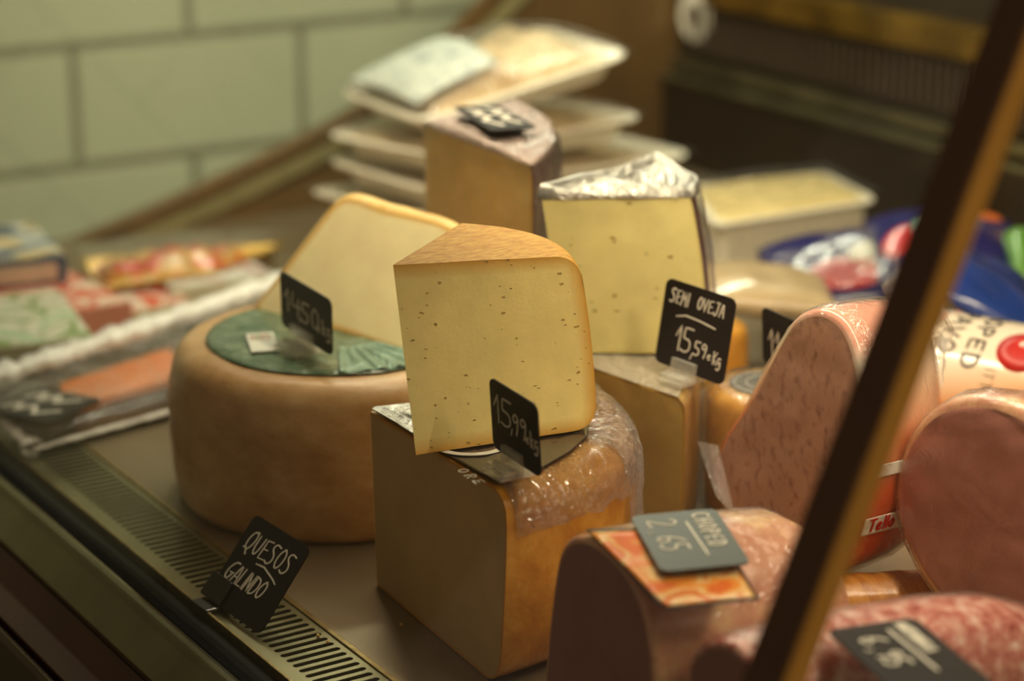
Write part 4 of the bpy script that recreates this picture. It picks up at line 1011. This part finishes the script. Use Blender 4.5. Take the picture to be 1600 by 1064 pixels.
lying_tag('black chalk price tag reading MORTADELLA, lying on the red marbled sausage', [(1291, 986), (1412, 1095), (1585, 1062), (1428, 966)], [zf] * 4, t6, pen=0.0014)
def t7(W, Hh): return [[(W * x, Hh * y) for x, y in pl] for pl in ([(.15, .62), (.3, .85), (.36, .58), (.5, .84), (.6, .6), (.8, .82)], [(.15, .2), (.28, .42), (.35, .18), (.5, .4), (.62, .16), (.84, .4)])]
lying_tag('small black price tag with blurred white scribble lying on the tall dark-rinded cheese', [(708, 168), (768, 205), (838, 192), (772, 161)], [0.2315] * 4, t7, pen=0.0035)

# ------------------------------------------------------------------ film-covered tray with an orange block, left
zt_ = 0.012
TP = [at_z(52, 702, 0.006), at_z(300, 634, 0.006), at_z(440, 462, 0.026), at_z(-40, 612, 0.026)]
def tray_mesh(corners, depth, rim, inset, n_=V((0, 0, 1)), rr=0.012, seg=5):
    """thermoformed tray: corners of the rim in order; returns rings of a rounded quadrilateral"""
    c = [V(p) for p in corners]; cen = sum(c, V((0, 0, 0))) / 4
    def ring(sc_in, drop):
        out = []
        for i in range(4):
            p, pa, pb = c[i], c[i - 1], c[(i + 1) % 4]
            da, db = (pa - p).normalized(), (pb - p).normalized(); p = p + (da + db) * sc_in
            r_ = max(0.002, rr - sc_in * 0.4)
            s, e = p + da * r_, p + db * r_
            for k in range(seg + 1):
                t = k / seg; out.append(s * (1 - t) ** 2 + p * 2 * t * (1 - t) + e * t ** 2 - n_ * drop)
        return out
    rings = [ring(inset * 1.15, depth + 0.0), ring(inset * 0.4 + rim, 0.004), ring(0.001, 0.0035), ring(0, 0.001), ring(0.0015, -0.0005), ring(rim, 0.0), ring(rim + inset * 0.6, depth * 0.9)]
    m = len(rings[0]); k = len(rings); vs = []
    for i in range(m):
        for r_ in rings: vs.append(r_[i])
    fs = grid_faces(m, k, True) + [tuple(i * k for i in range(m)), tuple(i * k + k - 1 for i in range(m))[::-1]]
    return vs, fs
def sealed_film(root, corners, up, amp, mat, scale=40, seed=0, nu=40, nv=28, name='film', dome=0.0, inset=0.0):
    c = [V(p) for p in corners]; cen = sum(c, V((0, 0, 0))) / 4; c = [p + (cen - p).normalized() * inset for p in c]; nrm = (c[1] - c[0]).cross(c[3] - c[0]).normalized(); nrm = nrm if nrm.z > 0 else -nrm; vs = []
    for i in range(nu + 1):
        for j in range(nv + 1):
            u, v = i / nu, j / nv; q = c[0] * (1 - u) * (1 - v) + c[1] * u * (1 - v) + c[2] * u * v + c[3] * (1 - u) * v
            e = min(1, 8 * min(u, 1 - u, v, 1 - v)); vs.append(q + nrm * (up + dome * (math.sin(math.pi * u) * math.sin(math.pi * v)) ** 0.5 + amp * nz(q, scale, seed) * (0.3 + 0.7 * e)))
    return mk(name, vs, grid_faces(nu + 1, nv + 1), mat, root)
def lumps(root, name, corners, h, amp, scale, mat, seed=0, nu=44, nv=30, sh=0.35, thick=0.0):
    """mounded food filling a tray"""
    c = [V(p) for p in corners]; nrm = (c[1] - c[0]).cross(c[3] - c[0]).normalized(); nrm = nrm if nrm.z > 0 else -nrm; vs = []
    for i in range(nu + 1):
        for j in range(nv + 1):
            u, v = i / nu, j / nv; q = c[0] * (1 - u) * (1 - v) + c[1] * u * (1 - v) + c[2] * u * v + c[3] * (1 - u) * v
            e = (max(0, math.sin(math.pi * u)) * max(0, math.sin(math.pi * v))) ** sh
            vs.append(q + nrm * (-thick + (h + thick) * e + amp * nz(q, scale, seed) * e))
    return mk(name, vs, grid_faces(nu + 1, nv + 1), mat, root)
ft = empty('food_tray', (0.65, 1.56, 0), 'dark film-covered tray with an orange block inside, left of the green-labelled wheel', 'food tray')
v, f = tray_mesh(TP, 0.006, 0.006, 0.004); mk('tray', v, f, simple('smoked_tray', (84, 76, 60), 0.3, coat=0.4), ft)
oc = [at_z(108, 652, 0.008), at_z(292, 598, 0.008), at_z(292, 540, 0.010), at_z(86, 602, 0.010)]
v, f = obox(oc[0], oc[1] - oc[0], oc[3] - oc[0], V((0, 0, 0.008))); mk('orange_block', v, f, simple('orange_block', (218, 124, 46), 0.4, var=0.08, coat=0.3), ft, smooth=False, bevel=0.002)
sealed_film(ft, TP, 0.010, 0.0035, M['film_smooth'], 35, 3, dome=0.006)
# bunched silvery edge of the wrap along the back and the near left side
def wrap_edge(root, A_, B_, r0, mat, seed=0, n=90, name='wrap_edge'):
    d = (V(B_) - V(A_)); dn = d.normalized(); s_ = dn.cross(V((0, 0, 1))).normalized(); vs = []
    for i in range(n + 1):
        c_ = V(A_) + d * (i / n); R_ = r0 * (0.75 + 0.7 * abs(nz(c_, 45, seed)))
        for k in range(12):
            a = 2 * math.pi * k / 12; q = c_ + s_ * R_ * 1.5 * math.cos(a) + V((0, 0, 1)) * R_ * math.sin(a); vs.append(q + (q - c_) * 0.5 * nz(q, 170, seed + 2))
    return mk(name, vs, [(i * 12 + k, (i + 1) * 12 + k, (i + 1) * 12 + (k + 1) % 12, i * 12 + (k + 1) % 12) for i in range(n) for k in range(12)], mat, root)
white_film = foil('white_bunched_film', (240, 240, 232), 0.3, 0.1, 110)
wrap_edge(ft, TP[3] + V((0, 0, .006)), TP[2] + V((0, 0, .012)), 0.0075, white_film, 4)
wrap_edge(ft, TP[0] + V((0, 0, .000)), TP[3], 0.0045, white_film, 6)
wrap_edge(ft, TP[0], TP[1], 0.0018, white_film, 8)
lying_tag('black price tag with white scribble lying on the film-covered tray', [(-30, 640), (78, 662), (92, 612), (-16, 590)], [0.024] * 4, t7, pen=0.003)

# ------------------------------------------------------------------ packs along the left
def pack(name, label, cat, px3, z0, hgt, mats, depth_px=None, faces=None, yaw_len=None):
    """carton: front-left, front-right, back-left corners at height z0+hgt"""
    a0, a1, a3 = [at_z(x, y, z0 + hgt) for x, y in px3]; e1 = a1 - a0; e2 = a3 - a0; e2 = e2 - e1.normalized() * e2.dot(e1.normalized()) * 0.9
    root = empty(name, (a0.x, a0.y, z0), label, cat)
    v, f = obox(a0 - V((0, 0, hgt)), e1, e2, V((0, 0, hgt - 0.0006))); mk('carton', v, f, mats[0], root, smooth=False, bevel=0.001)
    v, f = obox(a0 - V((0, 0, 0.0006)) + e1 * .02 + e2 * .02, e1 * .96, e2 * .96, V((0, 0, 0.0009))); mk('top_print', v, f, mats[1], root, smooth=False)
    if len(mats) > 2:
        n_ = e1.cross(V((0, 0, 1))).normalized(); n_ = n_ if n_.dot(CAM - a0) > 0 else -n_
        v, f = obox(a0 - V((0, 0, hgt * 0.85)) + e1 * .12 + n_ * 0.0001, e1 * .76, n_ * 0.0006, V((0, 0, hgt * .62))); mk('side_print', v, f, mats[2], root, smooth=False)
    return root
blue = simple('carton_blue', (44, 58, 92), 0.4); cream = simple('carton_cream', (196, 190, 160), 0.45)
pack('food_carton', 'white and green carton lying at the left edge in front of the red packet', 'carton', [(-40, 548), (150, 528), (-120, 470)], 0.0, 0.034,
     [simple('carton_grey', (150, 142, 112), 0.4), pattern('ink_green_white', [(212, 212, 192), (120, 150, 84), (216, 214, 196), (170, 196, 160)], 28, seed=2), pattern('ink_dot', [(176, 170, 144), (90, 80, 130), (178, 172, 146)], 50, seed=8)])
pack('food_carton', 'red and white printed packet beneath the blue box on the left', 'carton', [(40, 500), (206, 470), (-60, 436)], 0.0, 0.030,
     [simple('carton_pink', (190, 120, 100), 0.4), pattern('ink_red_white', [(214, 84, 60), (226, 200, 180), (206, 66, 46), (222, 150, 130)], 26, seed=5)])
pack('food_carton', 'dark blue box with cream side panel stacked at the far left', 'carton', [(-30, 412), (104, 398), (-90, 360)], 0.031, 0.024,
     [blue, pattern('ink_blue_gold', [(60, 84, 110), (220, 190, 120), (196, 204, 200), (52, 66, 104)], 24, seed=11), simple('panel_pinkish', (200, 172, 150), 0.4)])
pack('food_carton', 'pale grey carton lying flat behind the film-covered tray', 'carton', [(270, 452), (430, 428), (300, 400)], 0.0, 0.018,
     [cream, pattern('ink_grey_white', [(206, 206, 196), (186, 150, 150), (210, 210, 200), (168, 170, 170)], 24, seed=14)])
pack('food_carton', 'low red and white packet in front of the golden tray', 'carton', [(190, 492), (300, 468), (120, 430)], 0.0, 0.012,
     [cream, pattern('ink_red_cream', [(210, 90, 66), (220, 206, 190), (200, 80, 60)], 30, seed=19)])
gt = empty('golden_tray', (0.8, 1.88, 0), 'gold-rimmed tray of red and yellow food near the end wall on the left', 'food tray')
TG = [at_z(150, 448, 0.022), at_z(330, 425, 0.022), at_z(452, 378, 0.022), at_z(118, 402, 0.022)]
v, f = tray_mesh(TG, 0.016, 0.005, 0.006); mk('tray', v, f, simple('gold_card', (176, 142, 66), 0.3, 0.5, coat=0.3), gt)
TGi = [p + (sum(TG, V((0, 0, 0))) / 4 - p) * 0.16 for p in TG]
lumps(gt, 'food', TGi, 0.014, 0.010, 45, pattern('food_red_yellow', [(196, 60, 36), (206, 160, 76), (170, 130, 50), (206, 80, 50)], 30, seed=4), 3, thick=0.012)
sealed_film(gt, TG, 0.012, 0.003, M['film_smooth'], 35, 8, dome=0.010)

# ------------------------------------------------------------------ stack of foam trays at the back
def foam_tray(label, L, F, R, dF, dL, dR, mound, sticker=False, seed=0, mat='poultry'):
    k_ = 0.925; pL, pF, pR = at_d(*L, dL * k_), at_d(*F, dF * k_), at_d(*R, dR * k_); e1 = pR - pF; e2 = pL - pF; e2 = e2 - e1.normalized() * e2.dot(e1.normalized())
    c = [pF, pF + e1, pF + e1 + e2, pF + e2]; n_ = e1.cross(e2).normalized(); n_ = n_ if n_.z > 0 else -n_
    root = empty('foam_tray', c[0] + (e1 + e2) / 2, label, 'food tray', 'foam trays stacked at the back of the case')
    v, f = tray_mesh(c, 0.020, 0.008, 0.016, n_, rr=0.03, seg=8); mk('tray', v, f, M['foam'], root, auto=50)
    cen = sum(c, V((0, 0, 0))) / 4; ci = [p + (cen - p) * 0.17 - n_ * 0.006 for p in c]
    if mound: lumps(root, 'food', ci, mound, 0.016 if mound > .02 else 0.006, 28, M[mat], seed)
    sealed_film(root, c, 0.002, 0.003, M['film_smooth'], 35, seed, dome=max(0.006, (mound or 0) + 0.004 - 0.002))
    if sticker:
        s0 = [c[0].lerp(c[1], .03).lerp(c[3].lerp(c[2], .03), v_) for v_ in (.12, .92)]; s1 = [c[0].lerp(c[1], .42).lerp(c[3].lerp(c[2], .42), v_) for v_ in (.12, .92)]
        cs = [s0[0], s1[0], s1[1], s0[1]]; vs = []
        for i in range(21):
            for j in range(21):
                u, vv = i / 20, j / 20; q = cs[0] * (1 - u) * (1 - vv) + cs[1] * u * (1 - vv) + cs[2] * u * vv + cs[3] * (1 - u) * vv
                U_ = .03 + .39 * u; W_ = .12 + .8 * vv
                vs.append(q + n_ * (0.004 + (mound + 0.003) * (math.sin(math.pi * U_) * math.sin(math.pi * W_)) ** 0.5))
        mk('paper_sticker', vs, grid_faces(21, 21), pattern('sticker_grey', [(196, 202, 190), (170, 178, 172), (204, 208, 194), (140, 150, 150)], 60, 0.4, 0.05, 7), root, solid=0.0004)
    return root
foam_tray('topmost foam tray, tilted, holding pale meat under film with a big white sticker', (528, 140), (660, 192), (992, 82), 2.12, 2.28, 2.22, 0.030, True, 1)
foam_tray('second foam tray from the top with pale poultry pieces under film', (548, 200), (680, 244), (1014, 180), 2.12, 2.29, 2.28, 0.018, False, 2)
foam_tray('third foam tray from the top, sticking out furthest to the right', (540, 244), (668, 298), (1090, 240), 2.13, 2.29, 2.33, 0.008, False, 3)
foam_tray('bottom foam tray of the stack with bluish packet inside', (516, 292), (640, 336), (960, 300), 2.15, 2.31, 2.31, 0.006, False, 4)

# ------------------------------------------------------------------ tub and blue packs
tub = empty('foam_tub', (1.27, 1.58, 0), 'deep white foam tub filled with pale sliced cheese, right of the tray stack', 'food tub')
TT = [at_z(1118, 352, 0.060), at_z(1374, 312, 0.060), at_z(1290, 268, 0.060), at_z(1070, 292, 0.060)]
v, f = tray_mesh(TT, 0.054, 0.007, 0.010, rr=0.018, seg=7); mk('tub', v, f, M['foam'], tub, auto=50); tubm = tub.children[0]
cen = sum(TT, V((0, 0, 0))) / 4; TTi = [p + (cen - p) * 0.10 - V((0, 0, 0.004)) for p in TT]
lumps(tub, 'sliced_cheese', TTi, 0.012, 0.003, 25, simple('pale_slices', (228, 206, 140), 0.4, var=0.08, scale=30, sss=0.1), 5, sh=0.22)
sealed_film(tub, TT, 0.008, 0.0025, M['film_smooth'], 35, 15, dome=0.006)
vs, fs = [], []
c0_, c1_ = TT[0], TT[1]; dd = (c1_ - c0_).normalized(); nn = V((dd.y, -dd.x, 0))
for k in range(16):
    o = c0_.lerp(c1_, 0.10 + 0.8 * k / 15) - V((0, 0, 0.050)); o = o - nn * 0.0125; p_, q_2 = obox(o, dd * 0.004, nn * 0.003 + V((0, 0, 0)), V((0, 0, 0.040)) + nn * 0.0065); n = len(vs); vs += p_; fs += [tuple(i + n for i in f) for f in q_2]
mk('tub_ribs', vs, fs, M['foam'], tubm, smooth=False)

def pillow(name, label, cat, c, ax, ay, az, mat, parts=(), seed=0, crimp=True):
    """soft bag: centre, half axes"""
    c, ax, ay, az = V(c), V(ax), V(ay), V(az); root = empty(name, (c.x, c.y, max(0, c.z - abs(az.z))), label, cat); nu, nv = 36, 26; vs = []
    def pt(u, v, s, off=0.0):
        k = (max(0, 1 - abs(u) ** 2.6) * max(0, 1 - abs(v) ** 2.6)) ** 0.5; q = c + ax * u + ay * v + az * (k * s)
        return q + az.normalized() * (0.0035 * nz(q, 35, seed) * k + off * s)
    for s in (1, -1):
        for i in range(nu + 1):
            for j in range(nv + 1): vs.append(pt(-1 + 2 * i / nu, -1 + 2 * j / nv, s))
    f1 = grid_faces(nu + 1, nv + 1); f2 = [t[::-1] for t in grid_faces(nu + 1, nv + 1, base=(nu + 1) * (nv + 1))]
    mk('bag', vs, f1 + f2, mat, root)
    for (nm, u0, v0, ru, rv, m_) in parts:
        pv = []
        for i in range(33):
            a = 2 * math.pi * i / 32
            for j in range(7): pv.append(pt(u0 + ru * j / 6 * math.cos(a), v0 + rv * j / 6 * math.sin(a), 1, 0.0008))
        mk(nm, pv, grid_faces(33, 7), m_, root, solid=0.0003)
    return root
navy = simple('bag_navy', (34, 36, 96), 0.22, coat=0.6); royal = simple('bag_royal_blue', (30, 62, 140), 0.22, coat=0.6)
redp = simple('bag_red_print', (186, 34, 36), 0.3, coat=0.4); whp = pattern('bag_white_print', [(222, 222, 206), (200, 204, 180), (110, 150, 140)], 40, seed=3)
c = at_d(1305, 425, 1.86)
pillow('food_bag', 'navy food bag with red and white print before the foam tub, left of the post', 'bag', c, RT * 0.060 + V((0, 0, .008)), FH * 0.05 + V((0, 0, 0.014)), UP * 0.020, navy,
       [('red_print', 0.15, -0.62, .62, .30, redp), ('white_print', 0.45, -0.25, .30, .34, whp)], 3)
c = at_d(1545, 455, 1.66)
pillow('food_bag', 'plain royal blue food bag at the right edge behind the printed roll', 'bag', c, RT * 0.045 - UP * 0.022, FH * 0.05 + V((0, 0, 0.01)), UP * 0.018, royal, [], 5)
c = at_d(1480, 395, 1.86)
pillow('food_bag', 'navy bag with red and pale print right of the post, behind the royal blue bag', 'bag', c, RT * 0.065, FH * 0.05 + V((0, 0, 0.012)), UP * 0.026, navy,
       [('red_print', -0.6, -0.45, .30, .34, redp), ('white_print', -0.15, -0.2, .34, .32, whp), ('orange_print', 0.55, 0.3, .2, .2, simple('orange_ink', (214, 110, 50), 0.3))], 6)
c = at_d(1600, 402, 1.80)
pillow('food_bag', 'green edged bag peeping in at the right edge of the picture', 'bag', c, RT * 0.012, FH * 0.03 + V((0, 0, 0.01)), UP * 0.016, simple('bag_green', (96, 150, 60), 0.3, coat=0.4), [], 7)
# clear rumpled bag of pale slices between tub and tag
c = at_d(1190, 452, 1.78)
pillow('food_bag', 'clear rumpled plastic bag of pale beige slices in front of the white tub', 'bag', c, RT * 0.055 - UP * 0.004, FH * 0.05, UP * 0.016, simple('beige_slices', (190, 168, 128), 0.35, var=0.1, coat=0.6), [], 9)
wl = empty('clear_bag', at_d(1290, 420, 1.82) - V((0, 0, 0.03)), 'rumpled clear film sheet draped over the navy bag', 'bag')
sheet(wl, 'film', [at_d(1180, 452, 1.80), at_d(1210, 396, 1.85), at_d(1400, 350, 1.88), at_d(1420, 440, 1.78)], film('loose_film', 0.04, 0.15, bscale=50, bst=0.9, white=0.05), 40, 30, 0.006, 40, 2)
# golden cheese piece half seen behind the tag
gb = empty('cheese_piece', (1.0, 1.22, 0), 'golden-orange cheese piece half hidden between the two chalk tags', 'cheese')
gz = at_z(1172, 545, 0.03); vs = []
SP = [(0, 1), (.5, 1), (.85, 1), (.95, .96), (1, .88), (1.02, .5), (1, .08), (.96, 0), (0, 0)]
gcx, gcy = 0.962, 1.262
for i in range(56):
    a = 2 * math.pi * i / 56
    for s, t in SP: vs.append(V((gcx + 0.030 * s * math.cos(a), gcy + 0.030 * s * math.sin(a), 0.074 * t)))
mk('rind', vs, grid_faces(56, len(SP), True), M['rind_gold'], gb)
# crumbs on the steel
for k, (px, py) in enumerate(((627, 977), (497, 994), (512, 1004))):
    q = at_z(px, py, 0.0006); vs = []
    t_, m_ = [], bmesh.new(); bmesh.ops.create_icosphere(m_, subdivisions=2, radius=0.0011)
    vs = [q + v.co + V(v.co) * 0.5 * nz(v.co * 900, 1, k) + V((0, 0, 0.0006)) for v in m_.verts]; fs = [tuple(v.index for v in f.verts) for f in m_.faces]; m_.free()
    o = mk('cheese_crumb', vs, fs, M['rind_pale'], None)
    o['label'] = ['tiny cheese crumb alone on the steel deck before the tan block', 'tiny crumb on the grille edge beside the name sign, left of two', 'tiny crumb on the grille edge beside the name sign, right of two'][k]; o['category'] = 'crumb'; o['group'] = 'crumbs on the deck'
